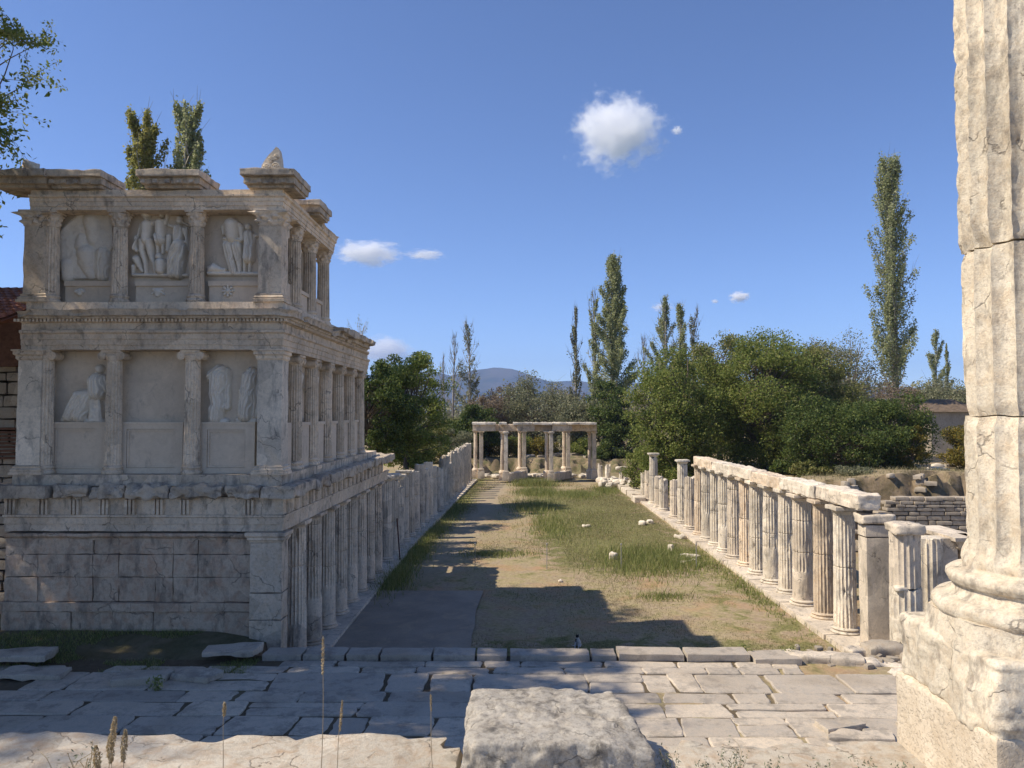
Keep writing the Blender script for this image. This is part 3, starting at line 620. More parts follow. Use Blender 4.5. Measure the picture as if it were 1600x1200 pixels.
relief([(374,145,29),(360,172,18),(362,225,56,366,290,54,.4),(398,215,34,416,270,28,.3),(310,312,40,240,312,34),(240,320,38,190,440,42,.8),(300,330,46,255,440,48,.8),([(330,318),(384,318),(404,486),(306,486)],.13),(150,462,20,395,474,18),(345,290,18,330,300,15),(160,430,16)], c2, 'seated_figure', B, YF+.62, .34, .010, seed=3)
relief([(1130,160,44,1085,192,42,.5),(1085,192,42,1060,215,18,.4),(1120,195,56,1112,300,50,.4),(1112,300,50,1125,380,48,.3),(1110,400,50,1106,450,46,.9),(1172,160,24,1172,385,22,.2),(1080,476,24,1162,476,24)], c2, 'draped_figure', B, YF+.62, .32, .010, seed=4)
relief([(1325,165,34,1318,200,48,.4),(1318,200,50,1305,300,50,.5),(1305,300,50,1290,435,48,.9),(1350,170,22,1348,435,26,.2),(1262,280,18,1258,345,12),(1246,466,22,1352,470,22)], c2, 'draped_figure', B, YF+.62, .32, .010, seed=6)
# rosettes on the upper pedestals
pt = [(1017,888,20)]+[(1017+22*math.cos(a), 888+22*math.sin(a), 9, 1017+44*math.cos(a), 888+44*math.sin(a), 12) for a in [i*math.pi/4 for i in range(8)]]
relief(pt, c3, 'rosette', B, YF+.44, .07, .008, seed=1)
relief([(390,900,32,390,915,26),(355,875,14,430,875,14),(340,915,8,362,895,9),(420,895,9,450,920,8)], c3, 'mask_ornament', B, YF+.45, .08, .008, seed=1)
relief([(820,1045,26),(850,1060,30),(878,1040,24),(850,1030,22)], c4, 'boss_ornament', B, YF+.45, .09, .010, seed=1)
# generic high reliefs along the court side (seen edge on) : u is the distance along the wall
def sidefig(yc, z0, s, sd):
    rs = np.random.RandomState(sd); q = rs.uniform(-.06, .06, 8)
    S = [(0, 1.52, .10), (0+q[0], 1.38, .05, q[0], 1.30, .06), (-.12, 1.25, .10, .12, 1.25, .10), (0, 1.18, .18, q[1], .85, .15), (-.2, 1.22, .07, -.28+q[2], .92, .055), (-.28+q[2], .92, .05, -.14, .75, .04), (.2, 1.22, .07, .30+q[3], 1.0, .05), (.30, 1.0, .05, .22, .78+q[4], .04), (-.08, .82, .13, -.10+q[5], .42, .10, .5), (-.10+q[5], .42, .10, -.09, .05, .07, .5), (.09, .82, .13, .12+q[6], .42, .10, .5), (.12, .42, .10, .13, .05, .07, .5), (-.3, .02, .06, .3, .02, .06), (.28, .9, .07, .30, .1, .06, .4)]
    return relief(S, lambda x, y: (yc+x*s, z0+y*s), 'carved_figure', B, -5.88, .36, .022, axis='X', seed=sd, out=1)
for k in range(5):
    yc = 19.0+1.52*(k+.5)
    m = MB(); m.box(-5.88, -5.50, yc-.48, yc+.48, Z2a, 5.78); m.box(-5.88, -5.46, yc-.50, yc+.50, 5.78, 5.86); m.box(-5.88, -5.48, yc-.36, yc+.36, Z2a+.2, 5.6); m.build('pedestal', M['niche'], B)
    if k != 3: sidefig(yc, 5.88, .98, 700+k)
sidefig(18.35, 5.88, .98, 690); m = MB(); m.box(-5.88, -5.50, 17.85, 18.7, Z2a, 5.86); m.build('pedestal', M['niche'], B)
for k in range(2):
    yc = 19.0+1.42*(k+.5); m = MB(); m.box(-5.88, -5.50, yc-.48, yc+.48, Z3a, 9.15); m.box(-5.88, -5.46, yc-.5, yc+.5, 9.15, 9.24); m.build('pedestal', M['niche'], B); sidefig(yc, 9.24, .88, 720+k)
sidefig(18.35, 9.24, .85, 730); m = MB(); m.box(-5.88, -5.50, 17.85, 18.7, Z3a, 9.24); m.build('pedestal', M['niche'], B)
m = MB(); m.rock((-5.6, 18.3, 10.45), (.3, .3, .28), 4, .01, .05, 9); m.build('projecting_block', M['marble'], B)

bpy.context.view_layer.update()
for o in list(B.children):       # the two upper storeys stand slightly back from the corner of the lowest one
    z = o.location.z+(min(v.co.z for v in o.data.vertices) if o.type == 'MESH' else 0)
    if z >= 8.34: o.location.x -= .14
    elif z >= 4.44: o.location.x -= .07
# ================================================================= free-standing colonnades
def xl(y): return -5.38 if y < 37 else -5.38+(y-37)/(71-37)*1.0
# stylobates
mb = MB(); rs = np.random.RandomState(5); y = 16.9; k = 0
while y < 71:
    L = 1.3+.9*rs.rand(); xx = xl(y+L/2); mb.rock((xx-.05, y+L/2, -.13), (.95, L*.985, .27), 5, .02, .06, 900+k, 3, rot=(-.03 if y > 37 else 0)); y += L; k += 1
mb.build('stone_step', M['grey'], None, smooth=35, label='long low marble step under the left hand colonnade, beside the shaded concrete floor', cat='step')
mb = MB(); y = 19.6; k = 0
while y < 66:
    L = 1.2+1.0*rs.rand(); d = .1*max(0, (y-45)/20); mb.rock((9.0-d+.02*rs.randn(), y+L/2, -.16), (1.32, L*.985, .34), 5, .025, .06, 960+k, 3); y += L; k += 1
mb.build('stone_step', M['grey'], None, smooth=35, label='long low marble step under the right hand colonnade, edged by grass', cat='step')
def freecol(x, y, h, r, label, group, seed, cap=None, joints=(), plain=0, broken=0, base=True, mat='white', wear=.014, dz=.16, z0=0, lean=0, sub=5):
    t = empty('fluted_column', (x, y, z0), label, 'column', group, rz=random.uniform(0, 6) if not cap else 0)
    bh = .17 if base else 0; ch = .24 if cap else 0
    if base: put('column_base', base_mb(r*1.0, bh+.01, seed, seg=24 if dz < .3 else 14).mesh('column_base', 40), M[mat], t)
    put('shaft', shaft(r, r*.9, h-bh-ch, sub=sub, dz=dz, joints=joints, seed=seed, plain=plain, broken=broken, wear=wear, lean=lean).mesh('shaft', 50), M[mat], t, (0,0,bh))
    if cap: put('capital', doric_cap(r*.9, ch, seed).mesh('capital', 40), M[mat], t, (0,0,h-ch))
    return t
# left row beyond the building
rs = np.random.RandomState(11); tops = [3.5,3.45,3.3,3.35,3.25,3.1,3.35,3.0,3.25,2.9,2.75,2.55,3.15,3.2,2.6,3.3,3.35,3.1,3.35,3.2,3.3,3.35,3.4,3.4]
for k in range(24):
    y = 32.0+1.6*k; h = tops[k]
    freecol(xl(y)-.2, y, h, .295, 'free standing fluted column, %s of the left row beyond the tall building' % ORD[k], 'free standing columns of the left row', 200+k, cap=(k < 4), joints=(rs.uniform(1.2, 2.2),), plain=.9 if k % 2 else 0, broken=.25 if k > 9 and k % 3 == 0 else .06, mat='grey', dz=.3, sub=4)
# right row
XR = 9.05
jr = [(1.65,),(1.72,),(1.5,2.5),(1.85,),(1.62,2.9),(1.2,),(1.7,),(.7,2.7),(1.9,),(1.4,),(2.1,),(1.5,)]
for k in range(12):
    y = 21.75+1.57*k
    freecol(XR+.03*math.sin(k*2.3), y, 3.50, .31+.012*math.sin(k*3.7), 'fluted marble column carrying the long stone beam, %s behind the square pillar' % ORD[k], 'columns under the long beam of the right row', 250+k, cap=True, joints=jr[k], mat=['white','marble','grey','white','white'][k % 5], plain=[0,0,.9,0,1.1,0][k % 6], wear=.013 if k % 3 else .02, dz=.11 if k < 6 else .2)
extra = [(41.0,2.75,0,'broad plain topped fluted column, first beyond the far end of the beam'),(43.0,3.5,1,'tall fluted column with its capital, standing just beyond the end of the beam'),(45.2,2.2,0,'short fluted column left of the tall column with a capital, beyond the beam'),
 (48.4,2.0,0,'short broad fluted column, first beyond the gap in the right row'),(50.0,2.05,0,'short fluted column just in front of the tallest slender column of the right row'),(52.0,3.4,1,'tallest slender column with a capital at the far end of the right row'),(54.0,2.1,0,'short fluted column just left of the tall slender column in the right row'),(55.8,1.85,0,'last and shortest fluted column at the far left end of the right row')]
for i, (y, h, cap, lb) in enumerate(extra):
    freecol(XR-.05-(.05 if y > 47 else 0), y, h, .30 if i != 0 else .34, lb, 'broken columns at the far end of the right row', 280+i, cap=bool(cap), joints=(h*.5,), broken=.12, mat='white' if i % 2 else 'grey', dz=.25, sub=4)
# square pillar
t = empty('square_pillar', (9.33, 20.42, 0), 'tall square marble pillar with a rough capital at the near end of the long beam', 'pillar')
mb = MB(); mb.rock((0, 0, 1.42), (.72, .50, 2.86), 14, .018, .035, 12, 2.2); put('shaft', mb.mesh('shaft', 40), M['grey'], t)
mb = MB(); mb.rock((0, 0, 3.03), (.75, .49, .30), 8, .012, .05, 14, 2.2); put('neck_block', mb.mesh('neck_block', 40), M['grey'], t)
mb = MB(); mb.rock((-.04, 0, 3.33), (.84, .58, .24), 10, .05, .22, 15, 3.2); put('capital', mb.mesh('capital', 50), M['grey'], t)
# beam blocks
ys = [20.25, 23.2, 26.3, 29.45, 32.6, 35.7, 39.3]; nm = ['nearest, cracked and rounded', 'second from the near end', 'third from the near end', 'fourth from the near end', 'fifth from the near end', 'farthest']
for i in range(6):
    zc = 3.71+.05*(i == 0)-.01*i
    mb = MB(); mb.rock((9.09+[.02,-.03,.02,-.01,.03,0][i], (ys[i]+ys[i+1])/2, zc+[0,.03,-.01,.03,0,.02][i]), (.62+[.04,0,.05,-.02,.03,0][i], ys[i+1]-ys[i]-.035, .40), 22, .045, .08 if i else .14, 150+i, 3.5, jit=.02)
    mb.rock((9.09, (ys[i]+ys[i+1])/2, zc-.13), (.56, ys[i+1]-ys[i]-.1, .14), 4, .01, .05, 170+i)
    mb.build('architrave_block', M[['grey','white','marble'][i % 3]], None, smooth=45, label='long marble beam block lying on the right hand columns, '+nm[i], cat='stone beam', group='blocks of the long stone beam')
# broken columns by the street, right
def pcol(x, y, z0): return dict(x=x, y=y, z0=z0)
t = empty('fluted_column', (9.52, 19.3, .1), 'mended column with a bite at mid height and a rough cap, beside the square pillar', 'column')
put('shaft', shaft(.375, .37, 1.72, plain=.95, seed=331, wear=.012, broken=.10, dz=.08, nf=18).mesh('shaft', 50), M['white'], t)
put('upper_drum', shaft(.36, .36, 1.33, seed=335, wear=.016, dz=.08, nf=18, rough_top=.0).mesh('upper_drum', 50), M['grey'], t, (0, 0, 1.72))
mb = MB(); mb.rock((-.22, -.22, 1.70), (.30, .24, .14), 5, .04, .4, 6, 6); put('wedge_stone', mb.mesh('wedge_stone', 50), M['white'], t)
mb = MB(); mb.rock((0, 0, 3.15), (.74, .74, .24), 8, .04, .3, 22, 4); put('capital', mb.mesh('capital', 50), M['grey'], t)
t = empty('fluted_column', (10.55, 20.2, .1), 'flat topped fluted half column joined to a plain pier, behind the big column base', 'column')
put('shaft', shaft(.36, .36, 2.78, seed=341, wear=.008, dz=.12, nf=18).mesh('shaft', 50), M['white'], t)
mb = MB(); mb.rock((.42, .12, 1.39), (.55, .55, 2.76), 8, .012, .04, 33); put('engaged_pier', mb.mesh('engaged_pier', 40), M['grey'], t)
mb = sweep([(-.5, 2.45), (.0, 2.45), (.03, 2.55), (.12, 2.62), (.14, 2.70), (.28, 2.82), (.30, 2.92), (-.5, 2.92)], [(11.35, 22), (11.35, 20.1), (13.2, 20.1)], 4, .01, worn=.03); mb.box(11.45, 13.1, 20.2, 21.5, .2, 2.45)
mb.build('cornice_fragment', M['grey'], None, smooth=35, label='moulded grey cornice block on a plinth, just left of the big foreground column shaft', cat='stone block')
# ================================================================= far gateway
G = empty('ruined_gateway', (-.2, 70, -.1), 'far ruined marble gateway with slender columns under one long beam, closing the grass court', 'gateway')
def gx(px, Y): return (px-813)/F*Y
def gcol(px, Y, pierpx, zb, lit=True):
    c = empty('column', (0,0,0)); c.parent = G; X = gx(px, Y); c.location = (X+.2, Y-70, .1)
    put('shaft', shaft(.18, .16, 3.35, nf=12, sub=3, dz=.4, seed=int(px), wear=.02, joints=(1.8,)).mesh('shaft', 50), M['marble'], c, (0,0,zb+.2))
    mb = MB(); mb.rock((0, 0, zb*.5), (.62, .62, zb), 4, .02, .06, int(px)); mb.lathe([(.33, zb), (.33, zb+.07), (.24, zb+.2), (.2, zb+.24)], 12); put('pedestal', mb.mesh('pedestal', 40), M['marble'], c)
    mb = MB(); mb.lathe([(.18, 0), (.27, .14), (.3, .16)], 12); mb.rock((0, 0, .2), (.6, .6, .1), 2, .01, .1, 3); put('capital', mb.mesh('capital', 40), M['marble'], c, (0,0,zb+3.5))
def gpier(px, Y, zb, w=.35):
    c = empty('pier', (0,0,0)); c.parent = G; X = gx(px, Y); c.location = (X+.2, Y-70, .1)
    mb = MB(); mb.rock((0, 0, zb+1.9), (w, w, 3.7), 6, .02, .05, int(px)); put('shaft', mb.mesh('shaft', 40), M['grey'], c)
    mb = MB(); mb.rock((0, 0, zb*.5), (w+.3, w+.3, zb), 4, .02, .06, int(px)+1); mb.rock((0, 0, zb+.1), (w+.2, w+.2, .2), 4, .02, .2, int(px)+2); put('pedestal', mb.mesh('pedestal', 40), M['grey'], c)
    mb = MB(); mb.rock((0, 0, zb+3.62), (w+.2, w+.2, .16), 4, .02, .1, int(px)+3); put('capital', mb.mesh('capital', 40), M['grey'], c)
for px, Y, pp, zb in ((743,71.5,752,.75),(785,69.3,790.5,.7),(812,73,819,.75),(854,69.6,861,.7),(881,73,887.5,.8),(921,71,928,.7)):
    gcol(px, Y+.35, pp, zb); gpier(pp, Y-.1, zb)
for (a, ya, b, yb) in ((792, 69.3, 818, 73), (862, 69.6, 887, 73)):
    xa, xb = gx(a, ya), gx(b, yb); n = 5; mb = MB()
    for k in range(n):
        u = (k+.5)/n; mb.rock((xa+(xb-xa)*u, ya+(yb-ya)*u, .3), (.62, 1.0, .72), 4, .03, .08, 30+k, rot=math.atan2(xb-xa, -(yb-ya)))
    mb.build('pedestal_wall', M['grey'], G, smooth=35)
mb = MB(); xs = [739, 775, 808, 835, 862, 893, 932]
for k in range(6):
    a, b = gx(xs[k], 70.2), gx(xs[k+1], 70.2); mb.rock(((a+b)/2, 70.2+(.6 if k % 2 else 0), 4.74), (b-a+.02, 1.3, .62), 8, .03, .06, 66+k, 2)
mb.build('architrave', M['marble'], G, smooth=40)
mb = MB()
for a, b in ((738,759),(759,775),(780,792),(802,832),(833,862),(863,884),(885,912),(912,931)):
    u, v = gx(a, 70), gx(b, 70); mb.rock(((u+v)/2, 70.1, 5.13), (v-u, 1.5, .22), 6, .05, .12, a, 3)
mb.build('broken_cornice', M['white'], G, smooth=40)
# stumps and rubble right of the gateway
for px, Y, h, r, lb, ln in ((937,68,1.45,.23,'short cream column stump just right of the far gateway',0),(949,66.5,1.45,.26,'pale slanting topped column stump second right of the far gateway',0),(970,66,1.1,.2,'broken white post with a wide jagged head on the rubble right of the far gateway',0)):
    t = empty('column_stump', (gx(px, Y), Y, .25), lb, 'column stump'); put('shaft', shaft(r, r*.95, h, nf=12, sub=3, dz=.3, seed=px, broken=.35, wear=.02).mesh('shaft', 50), M['white'], t)
    mb = MB(); mb.rock((0, 0, -.1), (.7, .7, .3), 4, .04, .2, px); put('footing', mb.mesh('footing', 40), M['grey'], t)
    if px == 970: mb = MB(); mb.rock((0, 0, h), (.9, .4, .35), 5, .1, .3, px); put('head', mb.mesh('head', 40), M['white'], t)
def stones(name, spots, mat, label, cat, group=None, amp=.25, seed=0, n=4):
    mb = MB()
    for i, (x, y, z, a, b, c, r) in enumerate(spots): mb.rock((x, y, z), (a, b, c), n, min(a, b, c)*amp, .3, seed+i, 1.8/max(min(a, b, c), .1)*.35, rot=r)
    o = mb.build(name, M[mat], None, smooth=45); tag(o, label, cat, group, 'stuff'); return o
def stones_each(name, spots, mat, label, cat, group, seed, n=3):
    for i, (x, y, z, a, b, c, r) in enumerate(spots):
        mb = MB(); mb.rock((0, 0, 0), (a, b, c), n, min(a, b, c)*.25, .3, seed+i, .6/max(min(a, b, c), .1), rot=r); mb.build(name, M[mat], None, loc=(x, y, z), smooth=45, label=label, cat=cat, group=group)
rs = np.random.RandomState(77)
sp = [(gx(934+rs.rand()*50, 65.5)+0, 62.5+rs.rand()*6, .05+.3*rs.rand(), .3+.6*rs.rand(), .3+.4*rs.rand(), .25+.3*rs.rand(), rs.rand()*3) for _ in range(60)]
stones('rubble_heap', sp, 'white', 'low heap of white rubble blocks right of the far gateway', 'rubble', seed=2000)
sp = [(gx(745+rs.rand()*175, 74.5), 73.5+rs.rand()*2, .0+.1*rs.rand(), .4+1.*rs.rand(), .3+.4*rs.rand(), .15+.2*rs.rand(), rs.rand()*3) for _ in range(40)]
stones('rubble_strip', sp, 'white', 'strip of flat white stones on the ground behind the far gateway', 'rubble', seed=2100)
for i, (px, Y, L) in enumerate(((972,63,2.2),(980,60,2.4),(990,57.2,2.2),(996,54.3,1.6))):
    mb = MB(); mb.rock((gx(px, Y), Y, .05), (.75, L, .42), 6, .03, .08, 2200+i, 2, rot=.03)
    mb.build('kerb_block', M['grey'], None, smooth=40, label='flat grey kerb block in the far grass, '+['farthest', 'third', 'second', 'nearest'][i]+(' of four' if i == 0 or i == 3 else ' nearest of four'), cat='stone block', group='kerb blocks in the grass')
# ================================================================= ground
def hgt(X, Y):
    n = fbm(np.stack([X*.35, Y*.35, X*0], -1), 3, 4)*.05
    n2 = fbm(np.stack([X*1.1, Y*1.1, X*0+3], -1), 4, 9)
    h = -.15+n*.6
    left = ss(-6.3, -6.8, X-(Y > 37)*(Y-37)/34)*ss(30.9, 31.3, Y); hl = 2.2-1.1*ss(45, 85, Y)+n*2
    h = h*(1-left)+hl*left
    bank = ss(10.9, 13.8, X+n2*.4)*ss(33.6, 35.4, Y+n2*.7); hr = 1.95+(1.15+.3*np.exp(-((X-19)/4)**2))*np.exp(-((np.maximum(Y-36.8, 0))/3.0)**2)+n*2
    h = h+bank*(hr-h); h = np.where((X > 9.9) & (Y < 33.6), .12+n, h)
    fr = ss(79.5, 82.5, Y+n2*1.2+n*8); h = np.maximum(h, (1.3+n*2+n2*.12)*fr-.15)
    st = ss(16.75, 16.5, Y-1.1*ss(-5.5, -5.7, X)); h = h*(1-st)+(.97+n*.5+.28*ss(15.8, 17.3, Y)*ss(-5, -7, X))*st
    return h
def axis(parts):
    r = []
    for a, b, s in parts: r += list(np.arange(a, b, s))
    return np.array(r)
xs = np.concatenate([-np.geomspace(6300, 33, 26), axis([(-32, -14, 1.), (-14, 26, .22), (26, 60, 1.2)]), np.geomspace(62, 6300, 26)])
ys = np.concatenate([[-45, -30, -20], axis([(-12, 12, 2.), (12, 48, .22), (48, 100, .45)]), np.geomspace(101, 6300, 34)])
GX, GY = np.meshgrid(xs, ys); GZ = hgt(GX, GY)
mb = MB(); mb.grid(np.stack([GX, GY, GZ], -1)); mb.build('ground', M['ground'], None, smooth=True, kind='structure')
def gz(x, y): return float(hgt(np.array([float(x)]), np.array([float(y)]))[0])
mb = MB(); X0 = np.linspace(-4.95, -1.33, 8); Y0 = np.linspace(16.62, 27.0, 20); A, Bq = np.meshgrid(X0, Y0); mb.grid(np.stack([A+.07*fbm(np.stack([A*0, Bq*1.5, A], -1), 3, 3), Bq, A*0-.085], -1))
mb.build('concrete_floor', M['concrete'], None, kind='structure')
# ---------------- paved street
def slab(mb, x0, x1, y0, y1, z, g, rs, th=.12, k=5, tilt=.012):
    p = np.array([(x0+g, y0+g), (x1-g, y0+g), (x1-g, y1-g), (x0+g, y1-g)]); p += rs.uniform(-.055, .055, p.shape)*np.array([1, .3])
    pts = []
    for i in range(4):
        a, b = p[i], p[(i+1) % 4]
        for j in range(k):
            q = a+(b-a)*j/k
            if j: q = q+rs.normal(0, .011, 2)
            else: q = q+(p.mean(0)-q)*.035
            pts.append(q)
    pts = np.array(pts); c = pts.mean(0); n = len(pts); tx, ty = rs.uniform(-tilt, tilt, 2)
    zz = z+rs.uniform(-.012, .012)+(pts-c)@np.array([tx, ty])
    inn = c+(pts-c)*(1-.028/np.maximum(np.linalg.norm(pts-c, axis=1, keepdims=True), .1))
    V = np.concatenate([np.c_[pts, zz-th], np.c_[pts, zz-.018], np.c_[inn, zz+.0]]); f = []
    for i in range(n):
        j = (i+1) % n; f += [(i, j, n+j, n+i), (n+i, n+j, 2*n+j, 2*n+i)]
    f.append(tuple(range(2*n, 3*n))); mb.add(V, f)
rs = np.random.RandomState(21); mb = MB()
ysr = [8.2, 9.3, 10.4, 11.2, 12.35, 13.12, 13.75, 14.27, 15.28, 15.66, 16.02]
for i in range(len(ysr)-1):
    y0, y1 = ysr[i], ysr[i+1]; narrow = (y1-y0) < .6; x = -15-rs.rand(); xe = 8.3 if i < 8 else 5.6; xb = -15 if i < 9 else -4.9
    if i >= 8: x = xb
    while x < xe:
        L = rs.uniform(.5, 1.9) if narrow else rs.uniform(.8, 2.2)
        if x+L > xe: L = max(.4, xe-x)
        u = rs.rand()
        gp = .008+.011*rs.rand()
        if x > 4.6 and i in (3, 4) and u < .75: x += L; continue
        if x < -6 and i >= 7 and u < .22: x += L; continue
        if not narrow and u < .25 and L > .8:
            m = y0+(y1-y0)*rs.uniform(.4, .6); slab(mb, x, x+L, y0, m, 1.0, gp, rs); slab(mb, x, x+L, m, y1, 1.0, gp, rs)
        elif not narrow and u > .85 and L > 1: m = x+L*.5; slab(mb, x, m, y0, y1, 1.0, gp, rs); slab(mb, m, x+L, y0, y1, 1.0, gp, rs)
        else: slab(mb, x, x+L, y0, y1, 1.0, gp, rs)
        x += L
mb.build('paving', M['pave'], None, kind='structure', smooth=False)
# raised edge slabs : each can be picked out
K = [(-5.35,-4.55),(-4.5,-3.65),(-3.6,-2.95),(-2.9,-1.85),(-1.8,-.95),(-.90,-.28),(-.22,1.42),(1.48,1.98),(2.04,3.38),(3.44,4.72),(4.78,5.72)]
wd = ['leftmost slab of the raised street edge, by the building corner','second slab from the left of the raised street edge','third slab from the left of the raised street edge','fourth slab of the raised street edge, in front of the concrete floor','fifth slab of the raised street edge, in front of the concrete floor','short slab of the raised edge just left of the long slab','longest grey slab of the raised street edge, nearest in front of the cat','small slab of the raised edge just right of the longest slab','long slab of the raised edge, third from its right end','second to last slab of the raised edge, with a dark front','tilted square slab ending the raised street edge on the right']
for i, (a, b) in enumerate(K):
    mb = MB(); z = 1.09+(.03 if i in (8, 9) else 0); w = .50 if i < 10 else .62; mb.rock(((a+b)/2, 16.32-(.12 if i == 10 else 0), z-.065), (b-a, w, .15), 10, .020, .06, 3100+i, 2.6, rot=rs.uniform(-.02, .02), tilt=rs.uniform(-.01, .01)+(-.03 if i == 10 else 0))
    mb.build('edge_slab', M['pave'], None, smooth=45, label='grey stone, '+wd[i], cat='stone slab', group='slabs of the raised street edge')
# rough stones beyond the right end of the edge
R = [(6.25,16.2,.98,1.5,.55,.30,-.15,'long eroded pitted stone right of the tilted edge slab'),(7.35,15.95,.94,.8,.35,.2,-.2,'low cracked stone lying before the gap in the street edge'),(7.15,16.7,.95,.55,.4,.3,.4,'small pale stone on the bank edge near the square pillar'),(7.75,16.75,1.0,.8,.5,.35,.1,'tan broken block on the bank edge near the square pillar'),(8.1,16.1,1.0,.45,.4,.4,.7,'small upright brown stone between the rubble blocks near the square pillar'),(8.65,16.2,1.03,1.2,.5,.22,.1,'flat dark slab lying toward the broken column foot'),(7.55,15.4,.95,.7,.3,.14,.2,'thin dark stone sliver at the edge of the paving on the right'),(8.55,15.1,1.0,.9,.5,.22,-.1,'grey tilted slab left of the large column plinth'),(9.0,16.9,1.1,.5,.4,.4,.3,'rough block at the foot of the mended column')]
for i, (x, y, z, a, b, c, r, lb) in enumerate(R):
    mb = MB(); mb.rock((x, y, z), (a, b, c), 8, .07, .25, 3200+i, 3.2, rot=r, jit=.05); mb.build('loose_stone', M['bank' if i in (3, 4, 8) else 'grey'], None, smooth=50, label=lb, cat='stone')
sp = [(rs.uniform(5.8, 9.3), rs.uniform(15.6, 17.2), rs.uniform(.95, 1.0), *rs.uniform(.08, .28, 2), rs.uniform(.06, .16), rs.rand()*3) for _ in range(55)]
stones('rubble', sp, 'bank', 'scatter of small brown rubble stones at the right end of the street edge', 'rubble', seed=3300, n=3)
# flat broken stones on the bare earth right
for i, (x, y, a, b, c, r, lb) in enumerate([(5.2,12.75,.75,.4,.16,.3,'flat broken stone on bare earth, upper one of the two left of the column plinth'),(5.35,12.35,.95,.35,.12,-.15,'flat broken stone on bare earth, lower one of the two left of the column plinth'),(6.6,12.8,.8,.35,.14,.1,'pale flat stone on bare earth beside the column plinth'),(4.75,12.0,.22,.18,.14,.6,'small lone stone on bare earth before the paving')]):
    mb = MB(); mb.rock((x, y, 1.02), (a, b, c*.7), 7, .04, .15, 3400+i, 3.5, rot=r, jit=.06); mb.build('loose_stone', M['pave'], None, smooth=50, label=lb, cat='stone')
# stones on the left dark verge
for i, (x, y, a, b, c, r, lb) in enumerate([(-6.0,16.1,1.1,.55,.16,.12,'flat grey slab lying at the foot of the building corner'),(-10.2,15.7,1.3,.6,.18,.1,'large flat grey slab in the shaded grass at the far left'),(-11.6,15.3,1.1,.7,.14,-.1,'leftmost flat slab half sunk in the shaded grass'),(-9.4,15.0,1.2,.4,.14,0,'long flat slab in the shade just before the paving, left'),(-7.2,14.75,1.0,.5,.2,.15,'rough pale stone between paving and shaded earth'),(-6.2,14.9,.8,.45,.2,-.2,'triangular grey slab among the paving edge stones, left')]):
    mb = MB(); mb.rock((x, y, 1.06+.12*(y > 15.5)), (a, b, c*.75), 9, .05, .2, 3500+i, 2.6, rot=r, jit=.08); mb.build('loose_stone', M['pave'], None, smooth=50, label=lb, cat='stone')
mb = MB(); mb.tube([(-5.15+.36*math.cos(a)-.3, 14.75+.36*math.sin(a), 1.004) for a in np.linspace(0, 6.28, 40)], .012, 4); 
mb.rock((-5.74, 16.5, 1.05), (.25, .4, .3), 5, .03, .2, 4); mb = None
# ---------------- foreground ledge, block and column
ZL = CAMZ-1.72
def bigrock(name, c, d, n, amp, rd, seed, fr, mat, label, cat, rot=0, ups=0, fine=.006, tilt=0, jit=0):
    v, f = rockbox((0,0,0), d, n, amp, rd, seed, fr, 0, 0, jit)
    v = v+(v/np.linalg.norm(v, axis=1, keepdims=True))*(fbm(v*22, 4, seed+1)*fine)[:, None]
    ed = ss(.80, 1.0, np.max(np.sort(np.abs(v/(np.array(d)/2)), axis=1)[:, 1:2], axis=1)); v = v*(1-(ed*np.clip(fbm(v*6, 3, seed+5), 0, 1)*.10)[:, None])
    if ups: v = ups(v)
    mb = MB(); mb.add(v, f); o = mb.build(name, M[mat], None, loc=c, smooth=50, label=label, cat=cat); o.rotation_euler = (0, tilt, rot); return o
bigrock('ledge_stone', (-2.3, 3.35, ZL-.55), (4.0, 1.74, 1.1), 46, .014, .05, 41, 2.2, 'pink', 'pale sunlit marble ledge in the left foreground, behind the dry grass stalks', 'stone ledge', fine=.012)
bigrock('ledge_stone', (1.28, 3.35, ZL-.57), (3.1, 1.70, 1.1), 44, .014, .05, 43, 2.2, 'pink', 'pale marble ledge in the right foreground, between the big block and the column', 'stone ledge', fine=.012)
mb = MB(); mb.box(-6.5, 5.5, 2.4, 4.0, .9, ZL-1.0); mb.box(-6.5, 5.5, -3, 2.45, .9, ZL-.35); mb.build('terrace', M['soil'], None, kind='structure')
bigrock('ledge_stone', (-5.5, 3.2, ZL-.5), (2.4, 1.6, 1.0), 24, .04, .08, 44, 2.2, 'grey', 'dark rough ledge stone at the far left of the foreground', 'stone ledge', fine=.012)
def blk(v):
    v = v.copy(); top = ss(.0, .2, v[:, 2]); bk = ss(-.2, .38, v[:, 1]); rt = ss(0, .45, v[:, 0])
    v[:, 0] -= .10*bk*rt; v[:, 0] += .03*ss(.1, -.4, v[:, 1])*rt
    v[:, 1] -= .16*ss(.28, .46, v[:, 0])*bk*top
    cr = np.abs(v[:, 1]-(.02-.28*v[:, 0]+.05*np.sin(v[:, 0]*14))); v[:, 2] -= .018*np.exp(-(cr/.018)**2)*top*ss(-.35, -.1, v[:, 0])
    v[:, 2] -= .02*top*ss(.3, .8, fbm(v*5, 3, 5)); v[:, 2] -= .05*ss(.22, .45, v[:, 0])*ss(.0, -.3, v[:, 1])*top
    return v
bigrock('marble_block', (.165, 3.90, CAMZ-1.50-.25), (.86, .70, .50), 64, .020, .05, 55, 3.2, 'block', 'big rough grey marble block with a pale crack, centre of the foreground ledge', 'stone block', ups=blk, fine=.011)
